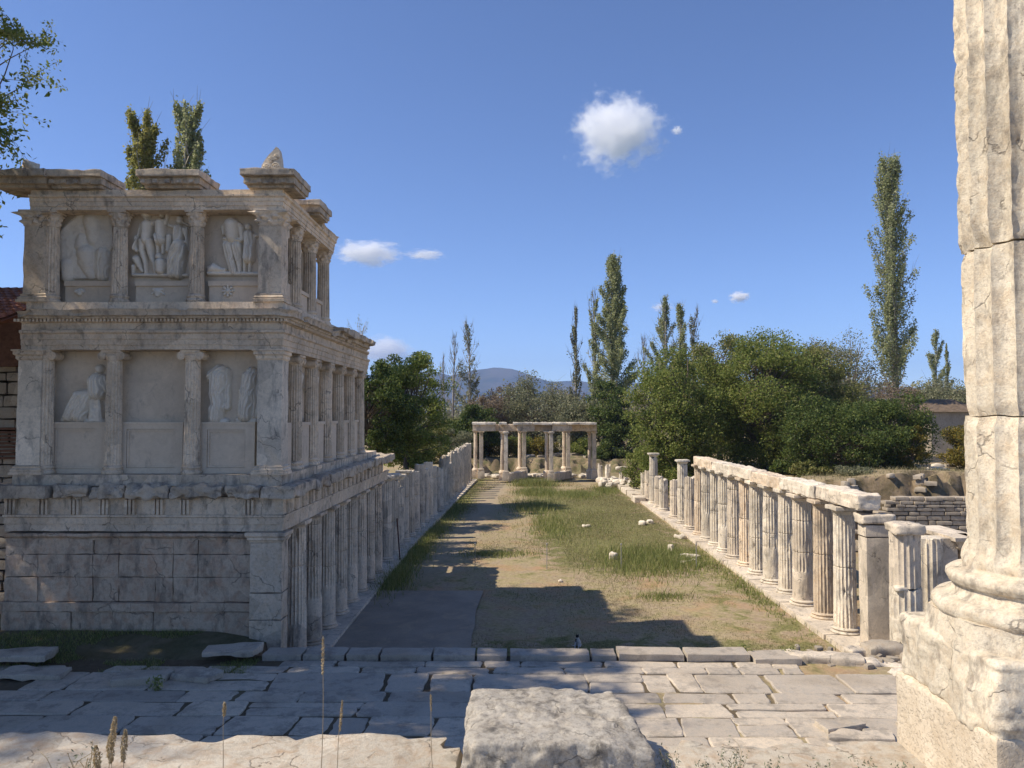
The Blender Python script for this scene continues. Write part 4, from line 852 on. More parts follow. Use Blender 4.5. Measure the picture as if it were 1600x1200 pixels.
# column
CXc, CYc = 2.525, 3.75
T = empty('giant_column', (CXc, CYc, ZL), 'huge weathered fluted column with moulded base at the right edge, nearest column', 'column')
def cput(mb, name, mat, smooth=50): o = mb.build(name, M[mat], T, smooth=smooth); return o
v, f = rockbox((CXc-.035, CYc, CAMZ-1.62), (.98, .88, .50), 30, .012, .05, 61, 2.5, 0, 0); mb = MB(); mb.add(v, f); cput(mb, 'pedestal', 'pecked')
def weather(v, seed, amp, fr): return v+amp*fbm(v*fr, 4, seed)[:, None]*np.array([1, 1, .4])
v, f = rockbox((CXc-.035, CYc+.0, CAMZ-1.225), (.95, .86, .33), 40, .025, .10, 62, 2.2, 0, 0); v = weather(v, 3, .012, 14); mb = MB(); mb.add(v, f); cput(mb, 'lower_plinth', 'near')
# octagonal plinth
A, Z = np.meshgrid(np.arange(96)*2*math.pi/96, np.linspace(0, 1, 10)); oc = 1/np.maximum.reduce([np.abs(np.cos(A-k*math.pi/4)) for k in range(4)])
Rr = .50*np.minimum(oc, 1.075)*(1-.05*Z); V = np.stack([CXc+Rr*np.cos(A), CYc+Rr*np.sin(A), CAMZ-1.10+.14*Z], -1); mb = MB(); mb.grid(weather(V.reshape(-1, 3), 5, .008, 9).reshape(V.shape), True); top = V[-1]; n = mb.n; mb.add(np.concatenate([top, [top.mean(0)]]), [(i, (i+1) % 96, 96) for i in range(96)]); cput(mb, 'octagonal_plinth', 'near')
pr = [(.30,-.98),(.455,-.98),(.480,-.965),(.492,-.94),(.490,-.915),(.470,-.895),(.440,-.888),(.425,-.88),(.405,-.865),(.395,-.845),(.398,-.832),(.412,-.828),(.418,-.815),(.426,-.80),(.424,-.780),(.405,-.765),(.375,-.758),(.365,-.75),(.35,-.745),(.25,-.745)]
pr2 = []
for i in range(len(pr)-1):
    for j in range(2): pr2.append(tuple(np.array(pr[i])+(np.array(pr[i+1])-np.array(pr[i]))*j/2))
A = np.arange(160)*2*math.pi/160; P = np.array(pr2); V = np.zeros((len(P), 160, 3)); V[..., 0] = CXc+P[:, :1]*np.cos(A); V[..., 1] = CYc+P[:, :1]*np.sin(A); V[..., 2] = CAMZ+P[:, 1:2]
chip = ss(.25, .7, fbm(V*3.3, 3, 8)); V[..., :2] = np.array([CXc, CYc])+(V[..., :2]-np.array([CXc, CYc]))*(1-.030*chip-.005*fbm(V*14, 3, 2))[..., None]
mb = MB(); mb.grid(V, True); cput(mb, 'moulded_base', 'near')
def drum(z0, z1, r, seed, wear, name, fd=.13, lowflare=0, smooth=45):
    nf, sub = 20, 14; nA = nf*sub; zz = np.arange(z0, z1+.001, .018); zz[-1] = z1; A, Z = np.meshgrid(np.arange(nA)*2*math.pi/nA+.06, zz)
    u = ((np.arange(nA) % sub)/sub); fl = np.clip(np.sin(math.pi*u), 0, 1)**.75; Q = np.stack([np.cos(A), np.sin(A), Z*1.0], -1)
    pat = ss(.0, .7, fbm(Q*1.9+seed, 4, seed)); R = r*(1-fd*fl*(1-.4*wear*pat)); e1 = np.exp(-((Z-z0)/.03)**2)+np.exp(-((Z-z1)/.03)**2)
    ridge = 1-fl; R = R-ridge*.016*wear*ss(-.1, .6, fbm(Q*np.array([9, 9, 16])+seed, 4, seed+2))
    R = R-.005*wear*fbm(Q*5+seed, 4, seed+3)-.006*wear*fbm(Q*30, 3, seed+4)-.018*e1*(.6+fbm(Q*4, 2, 3))-.05*ss(.55, .95, fbm(Q*1.6+seed*3, 3, seed+6))*ss(.18, 0, np.minimum(Z-z0, z1-Z))
    if lowflare: R = R+.035*ss(.16, 0, Z-z0)*1; R = np.where(Z-z0 < .07, R+r*fd*fl*.6*ss(.09, .03, Z-z0), R)
    V = np.stack([CXc+R*np.cos(A), CYc+R*np.sin(A), Z+.008*fbm(Q*3, 2, 1)*e1], -1); mb = MB(); mb.grid(V, True)
    for row in (V[0], V[-1]): mb.add(np.concatenate([row, [row.mean(0)]]), [(i, (i+1) % nA, nA) for i in range(nA)])
    return cput(mb, name, 'near', smooth)
drum(CAMZ-.755, CAMZ-.018, .330, 3, .30, 'lower_drum', .085, 1); drum(CAMZ-.012, CAMZ+.795, .328, 7, .2, 'middle_drum', .085); drum(CAMZ+.805, CAMZ+3.4, .338, 11, .62, 'upper_drum', .125)
# ================================================================= rubble wall and bank
rs = np.random.RandomState(31); mb = MB(); z = .0; k = 0; wx0, wx1 = 15.3, 24
while z < 2.5:
    h = rs.uniform(.12, .22); x = wx0+rs.uniform(-.3, .3)+.4*(z > 1.9); 
    while x < wx1:
        L = rs.uniform(.22, .75); mb.rock((x+L/2, 33.1+rs.uniform(-.05, .05), z+h/2), (L-.02, .5, h-.015), 3, .025, .2, 5000+k, 4); x += L; k += 1
    z += h
mb.build('rubble_wall', M['bank'], None, smooth=45, label='coursed brown rubble wall holding up the earth bank on the right', cat='wall')
sp = [(rs.uniform(14, 25), rs.uniform(33.6, 35.0), 0, *rs.uniform(.2, .6, 2), rs.uniform(.15, .4), rs.rand()*3) for _ in range(70)]
sp = [(x, y, gz(x, y)+.03, a, b, c, r) for x, y, _, a, b, c, r in sp]
stones('bank_rubble', sp, 'bank', 'stones sticking out of the eroded earth bank above the rubble wall', 'rubble', seed=5600, n=3)
sp = [(x, y, gz(x, y)+.15, a, b, c, r) for x, y, a, b, c, r in [(rs.uniform(18, 40), rs.uniform(43, 60), *rs.uniform(.25, .9, 2), rs.uniform(.15, .4), rs.rand()*3) for _ in range(60)]]
stones_each('marble_fragment', sp, 'white', 'white marble fragment lying under the dark trees beyond the earth bank', 'stone', 'marble fragments beyond the earth bank', 5700)
sp = [(x, y, gz(x, y)+.1, a, b, c, r) for x, y, a, b, c, r in [(rs.uniform(-14, 12), rs.uniform(84, 92), *rs.uniform(.3, 1.2, 2), rs.uniform(.2, .6), rs.rand()*3) for _ in range(70)]]
stones_each('field_stone', sp, 'bank', 'brown stone lying on the earth slope behind the far gateway', 'stone', 'stones behind the far gateway', 5800)
# brown hut far right
H = empty('stone_hut', (43.6, 80, 1.9), 'old brown stone building half hidden behind the trees on the right', 'building')
mb = MB(); mb.rock((0, 0, 2.2), (5.0, 5, 4.6), 10, .06, .02, 5, 1); put('wall', mb.mesh('wall', 30), M['bank'], H)
mb = MB(); V = [(-3.6,-3,4.3),(3,-3,4.3),(3,3,4.3),(-3.6,3,4.3),(-1.6,0,5.6),(1,0,5.6)]; mb.add(V, [(0,1,5,4),(1,2,5),(2,3,4,5),(3,0,4),(3,2,1,0)]); put('roof', mb.mesh('roof'), M['soil'], H)
# tiled house at the left edge
H = empty('tiled_house', (-15.5, 20, .9), 'old house with a red tiled roof and stone walls at the left edge', 'house')
mb = MB(); k = 0; z = .0
while z < 6.9:
    h = rs.uniform(.22, .36); x = -18.0
    while x < -12.9:
        L = rs.uniform(.3, .9); mb.rock((x+L/2+.0, 20.2, .9+z+h/2), (L-.02, .6, h-.02), 3, .03, .15, 6000+k, 3); x += L; k += 1
    z += h
mb.build('stone_wall', M['bank'], H, smooth=45)
mb = MB(); mb.box(-18, -12.7, 20.4, 25.5, .9, 7.8); mb.box(-12.72, -12.5, 20.0, 25.5, .9, 7.8); mb.build('side_wall', M['bank'], H)
mb = MB()
for i in range(9): mb.box(-17.9, -12.55, 19.82, 19.9, 4.9+i*.095, 4.96+i*.095)
mb.build('shutter', M['wood'], H)
mb = MB(); mb.box(-18.2, -12.7, 19.5, 19.9, 7.3, 8.4); mb.build('eave_board', M['wood'], H)
mb = MB(); x = -19.0; zr0, zr1 = 8.45, 9.75
while x < -13.2:
    n = 11
    for j in range(n):
        u0, u1 = j/n, (j+1.12)/n; pts = []; y0, y1 = 19.2+u0*3.4, 19.2+u1*3.4; z0, z1 = zr0+(zr1-zr0)*u0+.03, zr0+(zr1-zr0)*u1-.0
        for (yy, z_, r) in ((y0, z0, .105), (y1, z1, .08)):
            pts += [(x+r*math.cos(a), yy, z_+r*math.sin(a)) for a in np.linspace(0, math.pi, 7)]
        mb.add(pts, [(i, i+1, i+8, i+7) for i in range(6)]+[tuple(range(7))])
    x += .25
mb.add([(-19.2,19.25,8.42),(-13.1,19.25,8.42),(-13.1,22.6,9.73),(-19.2,22.6,9.73),(-19.2,26,8.1),(-13.1,26,8.1)], [(0,1,2,3),(3,2,5,4)])
mb.build('tiled_roof', M['tile'], H, smooth=40)
# ================================================================= small things in the court
for i, (px, py) in enumerate(((742.7,890),(854,888),(969,880),(1085,888))):
    Y = 31.0; X = (px-813)/F*Y; t = empty('rope_post', (X, Y, -.15), 'thin metal post standing in the grass, '+['leftmost of the four','second from the left','third from the left, among tall weeds','rightmost of the four, by the flat stones'][i], 'post', 'rope posts across the court')
    mb = MB(); mb.tube([(0,0,0),(0,0,1.0)], .016, 6); put('rod', mb.mesh('rod'), M['metal'], t); mb = MB(); mb.lathe([(.03,.97),(.04,1.0),(.02,1.04)], 8); put('loop', mb.mesh('loop'), M['metal'], t)
mb = MB(); mb.tube([(-5.0, 32.2, -.15), (-5.14, 32.2, 1.7)], .03, 6); mb.build('leaning_pole', M['rust'], None, label='thin dark rusty pole leaning on the left hand colonnade', cat='pole')
for i, (px, py, a, b, c, lb) in enumerate([(957,871,.45,.4,.45,'pointed white stone standing in the grass in mid court'),(1004,818,.7,.5,.35,'grey lump of the pair of stones in the far grass'),(1013,816,.55,.4,.3,'bright white lump of the pair of stones in the far grass'),(915,821,.5,.3,.2,'small flat white stone in the far grass'),(1045,858,.35,.35,.5,'white stone among the tall weeds'),(1062,838,.9,.6,.2,'flat pale slab in the weeds near the right colonnade, farther one'),(1078,868,1.1,.5,.2,'flat pale slab in the weeds near the right colonnade, middle one'),(1072,875,1.2,.4,.15,'flat pale slab in the weeds near the right colonnade, nearest one'),(875,905,.35,.2,.12,'little pale stone on the dry ground left of mid court')]):
    Y = 6.22*F/(py-645); X = (px-813)/F*Y; mb = MB(); a, b, c = a*.75, b*.75, c*.8; mb.rock((X, Y, -.15+c*.35), (a, b, c), 6, .08, .35, 7000+i, 4, rot=i, jit=.05); mb.build('loose_stone', M['white'], None, smooth=50, label=lb, cat='stone')
# ---------------- cat
cx, cyy = 1.52, 20.75
cat = bpy.data.meshes.new('cat'); vs = [(0,.05,.10),(.0,.0,.17),(.015,-.05,.235),(.02,-.075,.275),(.02,-.09,.315),(.02,-.135,.305), # spine->head,muzzle
 (-.035,-.07,.15),(-.04,-.10,.02),(-.04,-.125,.012),(.05,-.07,.15),(.05,-.10,.02),(.05,-.125,.012), (-.06,.05,.07),(-.065,-.04,.03),(.06,.05,.07),(.065,-.04,.03),
 (-.05,.12,.03),(-.12,.10,.015),(-.15,.03,.015),(-.005,-.085,.355),(-.012,-.08,.378),(.045,-.085,.355),(.052,-.08,.378)]
es = [(0,1),(1,2),(2,3),(3,4),(4,5),(2,6),(6,7),(7,8),(2,9),(9,10),(10,11),(0,12),(12,13),(0,14),(14,15),(0,16),(16,17),(17,18),(4,19),(19,20),(4,21),(21,22)]
rd = [.075,.07,.055,.04,.048,.022,.028,.017,.018,.028,.017,.018,.05,.025,.05,.025,.022,.017,.012,.016,.005,.016,.005]
cat.from_pydata(vs, es, []); co = bpy.data.objects.new('cat', cat); COL.objects.link(co); co.location = (cx, cyy, -.15); co.rotation_euler = (0, 0, -.35)
md = co.modifiers.new('s', 'SKIN'); sk = cat.skin_vertices[0].data
for i, r in enumerate(rd): sk[i].radius = (r, r)
sk[0].use_root = True
co.modifiers.new('u', 'SUBSURF').levels = 2; co.modifiers['u'].render_levels = 2
t = NT('cat_fur'); tc = t.n('ShaderNodeTexCoord'); sp_ = t.n('ShaderNodeSeparateXYZ'); t.l(tc.outputs['Object'], sp_.inputs[0])
hd = t.math('GREATER_THAN', sp_.outputs[2], .30); n_ = t.noise(9, 2, .5, vec=tc.outputs['Object']); bk = t.math('MULTIPLY', t.math('GREATER_THAN', n_, .47), t.math('MULTIPLY', t.math('LESS_THAN', sp_.outputs[0], .012), t.math('GREATER_THAN', sp_.outputs[2], .09)))
c = t.mix(t.math('MAXIMUM', hd, bk), (.62,.60,.57), (.012,.011,.010)); co.data.materials.append(t.fin(c, None, .8)); tag(co, 'small black and white cat sitting in the shade near the street edge', 'cat')
# ================================================================= vegetation
def leaves(C, size, rs, asp=.55, up=0.):
    n = len(C); a = rs.normal(size=(n, 3)); a[:, 2] += up; a /= np.linalg.norm(a, axis=1, keepdims=True); b = np.cross(a, rs.normal(size=(n, 3))); b /= np.linalg.norm(b, axis=1, keepdims=True)+1e-9
    s = size*rs.uniform(.6, 1.3, (n, 1)) if np.isscalar(size) else size[:, None]
    V = np.stack([C-a*s*.5, C+b*s*asp*.5-a*s*.05, C+a*s*.5, C-b*s*asp*.5-a*s*.05], 1); return V.reshape(-1, 3)
def tree_obj(name, label, cat_, group, base, crownV, leafm, woodmb, barkm):
    t = empty(name, base, label, cat_, group)
    o = bpy.data.objects.new('crown', fastmesh('crown', crownV, 4, M[leafm])); COL.objects.link(o); o.parent = t
    if woodmb: woodmb.build('trunk', M[barkm], None, smooth=60).parent = t
    return t
def limb(mb, a, b, r0, r1, rs, seg=5, sag=.08, n=4):
    a, b = np.array(a, float), np.array(b, float); L = np.linalg.norm(b-a); pts = []; rr = []
    off = rs.normal(size=3)*L*sag
    for i in range(n+1):
        u = i/n; pts.append(a+(b-a)*u+off*math.sin(math.pi*u)+np.array([0, 0, L*.08*math.sin(math.pi*u)])); rr.append(r0+(r1-r0)*u)
    mb.tube([tuple(p) for p in pts], rr, seg); return pts
def broad(name, label, X, Y, ztop, rx, zb=None, z0=None, n=26000, ls=.16, leafm='lf_green', bark='bark', seed=0, clumps=90, group='broadleaf trees beyond the ruins', fill=1., ry=None, cs=.16, cat_='tree', trunks=1, low=.12):
    rs = np.random.RandomState(seed); z0 = gz(X, Y)-.1 if z0 is None else z0; H = ztop-z0; zb = z0+H*low if zb is None else zb; ry = ry or rx
    hc = (ztop-zb)/2; cz = zb+hc; mb = MB(); tr = []
    for k in range(trunks):
        a = rs.uniform(0, 6.28); o = (0 if trunks == 1 else .3)*np.array([math.cos(a), math.sin(a), 0]); tp = np.array([rs.normal()*rx*.12+o[0]*3, rs.normal()*rx*.1, (cz-z0)*.9])
        pts = limb(mb, o, tp, H*.025/trunks**.4, H*.011, rs, 8, .05, 6); tr += pts[2:]
    tr = np.array(tr); cl = []
    while len(cl) < clumps:
        d = rs.normal(size=3); d /= np.linalg.norm(d); r = rs.uniform(.35, 1.0)**.6; env = 1+.30*vn(np.array(d)*1.7+seed*1.3, seed)+.14*vn(np.array(d)*4+seed, seed+1)
        p = d*r*env*np.array([rx, ry, hc])
        if p[2] < 0: p[:2] *= 1-.25*(abs(p[2])/hc)
        p[2] += cz-z0
        if p[2] < (zb-z0)*.8: continue
        cl.append(p)
    cl = np.array(cl); per = max(1, n//clumps); C = []
    for p in cl:
        j = np.argmin(np.linalg.norm(tr-p*np.array([.5, .5, .7]), axis=1)); limb(mb, tr[j], p, H*.007, H*.0015, rs, 4, .09, 4)
        s = cs*rx*rs.uniform(.7, 1.4); q = rs.normal(size=(int(per*rs.uniform(.5, 1.5)), 3)); q /= np.maximum(np.linalg.norm(q, axis=1, keepdims=True), .3); q *= (rs.rand(len(q), 1)**.45)*s*1.6; q[:, 2] *= .75
        C.append(p+q)
        for _ in range(2):
            e = p+rs.normal(size=3)*s*1.1; limb(mb, p, e, H*.0018, H*.0006, rs, 3, .1, 2)
    return tree_obj(name, label, cat_, group, (X, Y, z0), leaves(np.concatenate(C), ls, rs), leafm, mb, bark)
def poplar(label, X, Y, ztop, w, n=16000, ls=.17, leafm='lf_poplar', seed=0, z0=None, bare=0., nb=46, bark='bark_pale', zc=.12, name='poplar_tree', group='tall poplars on the skyline', taper=.88):
    rs = np.random.RandomState(seed); z0 = gz(X, Y)-.2 if z0 is None else z0; H = ztop-z0; mb = MB(); C = []
    tp = limb(mb, (0,0,0), (rs.normal()*w*.08, 0, H*.97), H*.013, .02, rs, 6, .012, 10); tp = np.array(tp)
    def wid(u): return w*.5*(ss(-.05, .42, u)*.75+.25)*(1-ss(.5, 1.05, u)*taper)*(1+.15*math.sin(u*9+seed))
    for k in range(nb):
        u = zc+(1-zc)*(k+.5*rs.rand())/nb*.93; j = min(len(tp)-1, int(u*10)); a = tp[0]+(tp[-1]-tp[0])*u; th = rs.uniform(0, 6.28); r = wid(u)*rs.uniform(.55, 1.05); L = H*rs.uniform(.08, .17)
        b = a+np.array([r*math.cos(th), r*math.sin(th), L]); 
        if b[2] > H: b[2] = H*(1-.02*rs.rand())
        pts = limb(mb, a, b, H*.0028, .012, rs, 3, .05, 4); isb = rs.rand() < bare*(1.6 if u > .55 else .9)
        m = int(n/nb*(.06 if isb else rs.uniform(.6, 1.5)))
        t_ = rs.rand(m)**.7; q = a+(b-a)*t_[:, None]+rs.normal(size=(m, 3))*np.array([.048*w, .048*w, .016*H])*(1.15-.6*t_[:, None]); C.append(q)
        for _ in range(5 if bare else 2): e = pts[-1-rs.randint(0, 3)]+np.array([rs.normal()*w*.06, rs.normal()*w*.06, H*rs.uniform(.02, .06)]); limb(mb, pts[-2], e, .02, .006, rs, 3, .03, 2)
    return tree_obj(name, label, 'tree', group, (X, Y, z0), leaves(np.concatenate(C), ls, rs, .7, .3), leafm, mb, bark)
def P(px, Y): return (px-813)/F*Y
def zt(py, Y, px=813): return U(px, py, Y)[2]
poplar('yellowish poplar rising behind the left part of the tall building', P(206, 45), 45, zt(176, 45, 206), 3.4, 26000, .19, 'lf_poplar_gold', 1, z0=2, taper=.55, nb=64)
poplar('green poplar rising behind the middle of the tall building', P(287, 47), 47, zt(160, 47, 287), 3.4, 24000, .19, 'lf_poplar', 2, z0=2, taper=.55, nb=64)
poplar('slim poplar with a bare brown top, left of the tallest central pair', P(897, 100), 100, zt(478, 100), 2.2, 7000, .22, 'lf_grey', 3, bare=.45)
poplar('narrow poplar with bare upper twigs leaning against the tallest central poplar', P(928, 95), 95, zt(455, 95), 3.0, 8000, .22, 'lf_poplar', 4, bare=.4)
poplar('tallest central poplar, dense and dark green, behind the far gateway', P(958, 92), 92, zt(400, 92), 5.4, 32000, .22, 'lf_poplar', 5, nb=64)
poplar('half bare poplar above the left end of the far gateway', P(733, 100), 100, zt(500, 100), 4.2, 6000, .22, 'lf_grey', 6, bare=.5)
poplar('leafless grey poplar second from the left behind the court', P(707, 105), 105, zt(522, 105), 2.8, 500, .2, 'lf_rust', 7, bare=1., nb=60)
poplar('thin leafless poplar nearest the broadleaf tree on the left', P(692, 110), 110, zt(556, 110), 2.2, 400, .2, 'lf_rust', 8, bare=1., nb=50)
poplar('bare pale poplar at the left of the clump above the right hand trees', P(1006, 105), 105, zt(525, 105), 3.4, 600, .2, 'lf_grey', 9, bare=1., nb=60)
poplar('pale green poplar, tallest of the clump above the right hand trees', P(1034, 100), 100, zt(462, 100), 4.6, 16000, .22, 'lf_poplar', 10, bare=.3)
poplar('grey green poplar in the middle of the clump above the right hand trees', P(1058, 98), 98, zt(474, 98), 4.2, 14000, .22, 'lf_poplar', 11, bare=.4)
poplar('bare topped poplar at the right of the clump above the right hand trees', P(1084, 102), 102, zt(483, 102), 3.6, 6000, .22, 'lf_grey', 12, bare=.6)
poplar('towering poplar standing alone on the right, tallest tree of all', P(1395, 80), 80, zt(247, 80, 1395), 5.8, 27000, .22, 'lf_poplar', 13, nb=90, zc=.2)
poplar('small pale poplar right of the towering poplar', P(1457, 110), 110, zt(515, 110, 1457), 3.2, 6000, .22, 'lf_poplar', 14, nb=30)
poplar('smallest poplar, thin, next to the foreground column', P(1477, 112), 112, zt(538, 112, 1477), 1.8, 3000, .22, 'lf_poplar', 15, nb=24)
# broadleaf
broad('broadleaf_tree', 'sunlit green tree standing beside the end of the tall building', P(634, 50), 50, zt(546, 50), 2.6, n=40000, ls=.17, leafm='lf_bright', seed=21, clumps=130, low=.0)
broad('broadleaf_tree', 'dark green tree half hidden behind the far corner of the tall building', P(590, 46), 46, zt(562, 46), 2.2, n=16000, ls=.17, leafm='lf_dark', seed=22)
broad('broadleaf_tree', 'bright green rounded tree at the left of the big group on the right', P(1062, 56), 56, zt(552, 56), 3.7, n=46000, ls=.18, leafm='lf_green', seed=23, clumps=150, low=.02)
broad('broadleaf_tree', 'large dense olive green tree in the middle of the big group on the right', P(1190, 58), 58, zt(520, 58, 1190), 4.6, n=60000, ls=.18, leafm='lf_green', seed=24, clumps=170, low=.03)
broad('broadleaf_tree', 'mid green tree filling the group just left of the thin grey tree', P(1262, 60), 60, zt(538, 60, 1262), 3.6, n=42000, ls=.18, leafm='lf_olive', seed=34, clumps=120, low=.02)
broad('broadleaf_tree', 'tall green tree between the two biggest crowns on the right', P(1125, 62), 62, zt(524, 62, 1125), 3.6, n=36000, ls=.18, leafm='lf_olive', seed=25, clumps=120, low=.02)
broad('broadleaf_tree', 'thin grey green tree with bare twigs showing, left of the towering poplar', P(1312, 68), 68, zt(522, 68, 1312), 4.2, n=17000, ls=.18, leafm='lf_grey', seed=26, clumps=130, bark='twig')
broad('broadleaf_tree', 'low wide very dark green tree above the earth bank', P(1300, 50), 50, zt(622, 50, 1300), 3.3, n=34000, ls=.15, leafm='lf_dark', seed=27, clumps=120, low=.04, trunks=3)
broad('broadleaf_tree', 'dark green tree with yellowing right side above the earth bank', P(1385, 52), 52, zt(618, 52, 1385), 3.1, n=30000, ls=.15, leafm='lf_dark', seed=28, clumps=110, low=.04, trunks=3)
broad('shrub', 'yellowing bush on the right side of the dark tree, before the hut', P(1422, 50), 50, zt(668, 50, 1422), 1.0, n=5000, ls=.14, leafm='lf_yellow', seed=29, clumps=30, low=.05, group='bushes beyond the ruins')
broad('broadleaf_tree', 'brownish tree thinning out at the foot of the towering poplar', P(1392, 72), 72, zt(590, 72, 1392), 3.2, n=8000, ls=.18, leafm='lf_rust', seed=30, clumps=80, bark='twig')
broad('broadleaf_tree', 'wide grey green tree behind the brown hut', P(1478, 98), 98, zt(594, 98, 1478), 6.5, n=30000, ls=.26, leafm='lf_grey', seed=31, clumps=110, low=.05)
broad('shrub', 'yellow green bush beside the foreground column, right of the hut', P(1500, 58), 58, zt(668, 58, 1500), 1.9, n=11000, ls=.15, leafm='lf_yellow', seed=32, clumps=50, low=.03, group='bushes beyond the ruins')
broad('shrub', 'grey green bush growing on top of the earth bank', P(1332, 36.5), 36.5, zt(731, 36.5, 1332), .85, n=6000, ls=.09, leafm='lf_grey', seed=33, clumps=40, low=.0, group='bushes beyond the ruins')
B2 = [(762,95,618,3.0,'lf_rust','twig','brown half bare tree left of the grey green mound',9000),(842,98,598,5.6,'lf_grey','bark','wide grey green mound of a tree behind the far gateway',26000),(908,90,622,3.2,'lf_grey','bark','rounded soft green tree left of the tallest central poplar',16000),(746,84,632,2.6,'lf_dark','bark','dark green tree rising over the left end of the far gateway',16000),(700,86,650,3.0,'lf_olive','bark','olive tree between the left broadleaf tree and the gateway',16000),(790,100,600,3.0,'lf_rust','twig','bare brown tree with a feathery top behind the gateway',5000),(951,86,590,2.6,'lf_dark','bark','dark ivy clad tree at the foot of the tallest central poplar',18000),(975,84,640,2.4,'lf_dark','bark','dark tree just left of the big group on the right',12000),(985,110,605,4.0,'lf_rust','twig','bare brown tree in the gap left of the right hand trees',4000),(880,104,612,3.6,'lf_rust','twig','bare brown tree between the two grey green crowns',5000)]
for i, (px, Y, py, rx, lm, bk_, lb, n) in enumerate(B2): broad('broadleaf_tree', lb, P(px, Y), Y, zt(py, Y), rx, n=n, ls=.24, leafm=lm, bark=bk_, seed=40+i, clumps=90, low=.03, group='trees behind the far gateway', trunks=2)
B3 = [(668,70,690,1.9,'lf_olive','low olive bush behind the left row, beside the big left tree'),(712,78,672,2.0,'lf_grey','grey green bush behind the last columns of the left row'),(780,86,684,2.2,'lf_yellow','yellow green bush seen through the left bay of the gateway'),(815,88,682,1.8,'lf_green','green bush seen through the second bay of the gateway'),(845,87,686,2.0,'lf_yellow','yellow green bush seen through the middle bay of the gateway'),(905,88,684,2.2,'lf_green','green bush seen through the right bay of the gateway'),(1008,62,700,1.8,'lf_green','low bright bush under the left tree of the right hand group'),(1225,52,722,1.2,'lf_dark','low dark bush just above the long beam'),(1262,49,724,1.1,'lf_olive','small bush at the start of the earth bank'),(940,84,700,1.6,'lf_dark','dark low bush right behind the gateway\'s right end')]
for i, (px, Y, py, rx, lm, lb) in enumerate(B3): broad('shrub', lb, P(px, Y), Y, zt(py, Y), rx, n=9000, ls=.17, leafm=lm, seed=60+i, clumps=50, low=.02, group='bushes beyond the ruins', trunks=3)
broad('broadleaf_tree', 'tree hidden behind the tall building whose shade crosses the court path', -11.2, 33.5, 10.2, 3.0, n=16000, ls=.2, seed=81, clumps=70)
broad('broadleaf_tree', 'second tree behind the tall building beside the left colonnade', -10.6, 40.5, 9.6, 2.4, n=14000, ls=.2, seed=82, clumps=70)
# far wood as one mass
rs = np.random.RandomState(5); n = 110000; X = rs.uniform(-220, 260, n); Yw = rs.uniform(135, 210, n); top = 7.5+4.5*vn(np.stack([X*.06, Yw*.05, X*0], -1), 3)+2.0*vn(np.stack([X*.3, Yw*.2, X*0], -1), 4); Z = 1+rs.rand(n)**.6*np.maximum(top-1, 1)
V = leaves(np.stack([X, Yw, Z], -1), .75, rs, .8); o = bpy.data.objects.new('woodland', fastmesh('woodland', V, 4, M['lf_grey'])); COL.objects.link(o); tag(o, 'far belt of grey green woodland closing the plain', 'woodland', kind='stuff')
# left trees whose boughs reach into the frame and shade the street
def bigleft(X, Y, z0, zc, rx, rz, seed, label, clumps=260, n=60000, ls=.11):
    rs = np.random.RandomState(seed); mb = MB(); top = np.array([.4, .2, zc-z0-1]); tr = np.array(limb(mb, (0,0,0), top, .28, .12, rs, 10, .03, 8)[3:]); C = []
    for _ in range(clumps):
        d = rs.normal(size=3); d /= np.linalg.norm(d); p = d*rs.uniform(.3, 1)**.5*np.array([rx, rx, rz])*(1+.2*vn(d*2+seed, 1)); p[2] += zc-z0
        j = np.argmin(np.linalg.norm(tr-p*.7, axis=1)); m = tr[j]+(p-tr[j])*.5+rs.normal(size=3)*.3; limb(mb, tr[j], m, .06, .03, rs, 4, .05, 3); limb(mb, m, p, .03, .008, rs, 4, .08, 3)
        for _ in range(4):
            e = p+rs.normal(size=3)*np.array([.55, .55, .4]); limb(mb, p, e, .009, .003, rs, 3, .06, 3); k = max(2, int(n/clumps/4)); t_ = rs.rand(k, 1); C.append(p+(e-p)*t_+rs.normal(size=(k, 3))*.10)
    return tree_obj('broadleaf_tree', label, 'tree', 'trees left of the street', (X, Y, z0), leaves(np.concatenate(C), ls, rs, .5, -.3), 'lf_green', mb, 'bark')
bigleft(-14.5, 12.6, .9, 12.1, 5.0, 5.4, 71, 'leafy tree at the left edge whose boughs hang beside the tall building', 300, 80000, .13)
bigleft(-18.6, 10.2, .9, 16.8, 5.2, 4.6, 74, 'high crowned tree farther left that shades the street paving', 260, 90000, .17)
bigleft(-17.0, 3.0, .9, 15.4, 4.0, 3.4, 72, 'tree left of the foreground that shades the left end of the ledge', 220, 60000, .16)
bigleft(-20.0, 14.6, .9, 13.2, 4.8, 4.2, 75, 'broad tree out to the left that shades the verge below the tall building', 240, 80000, .17)
bigleft(-18.5, 20.5, .9, 17.5, 5.0, 4.8, 73, 'tall tree behind the tiled house', 200, 40000, .14)
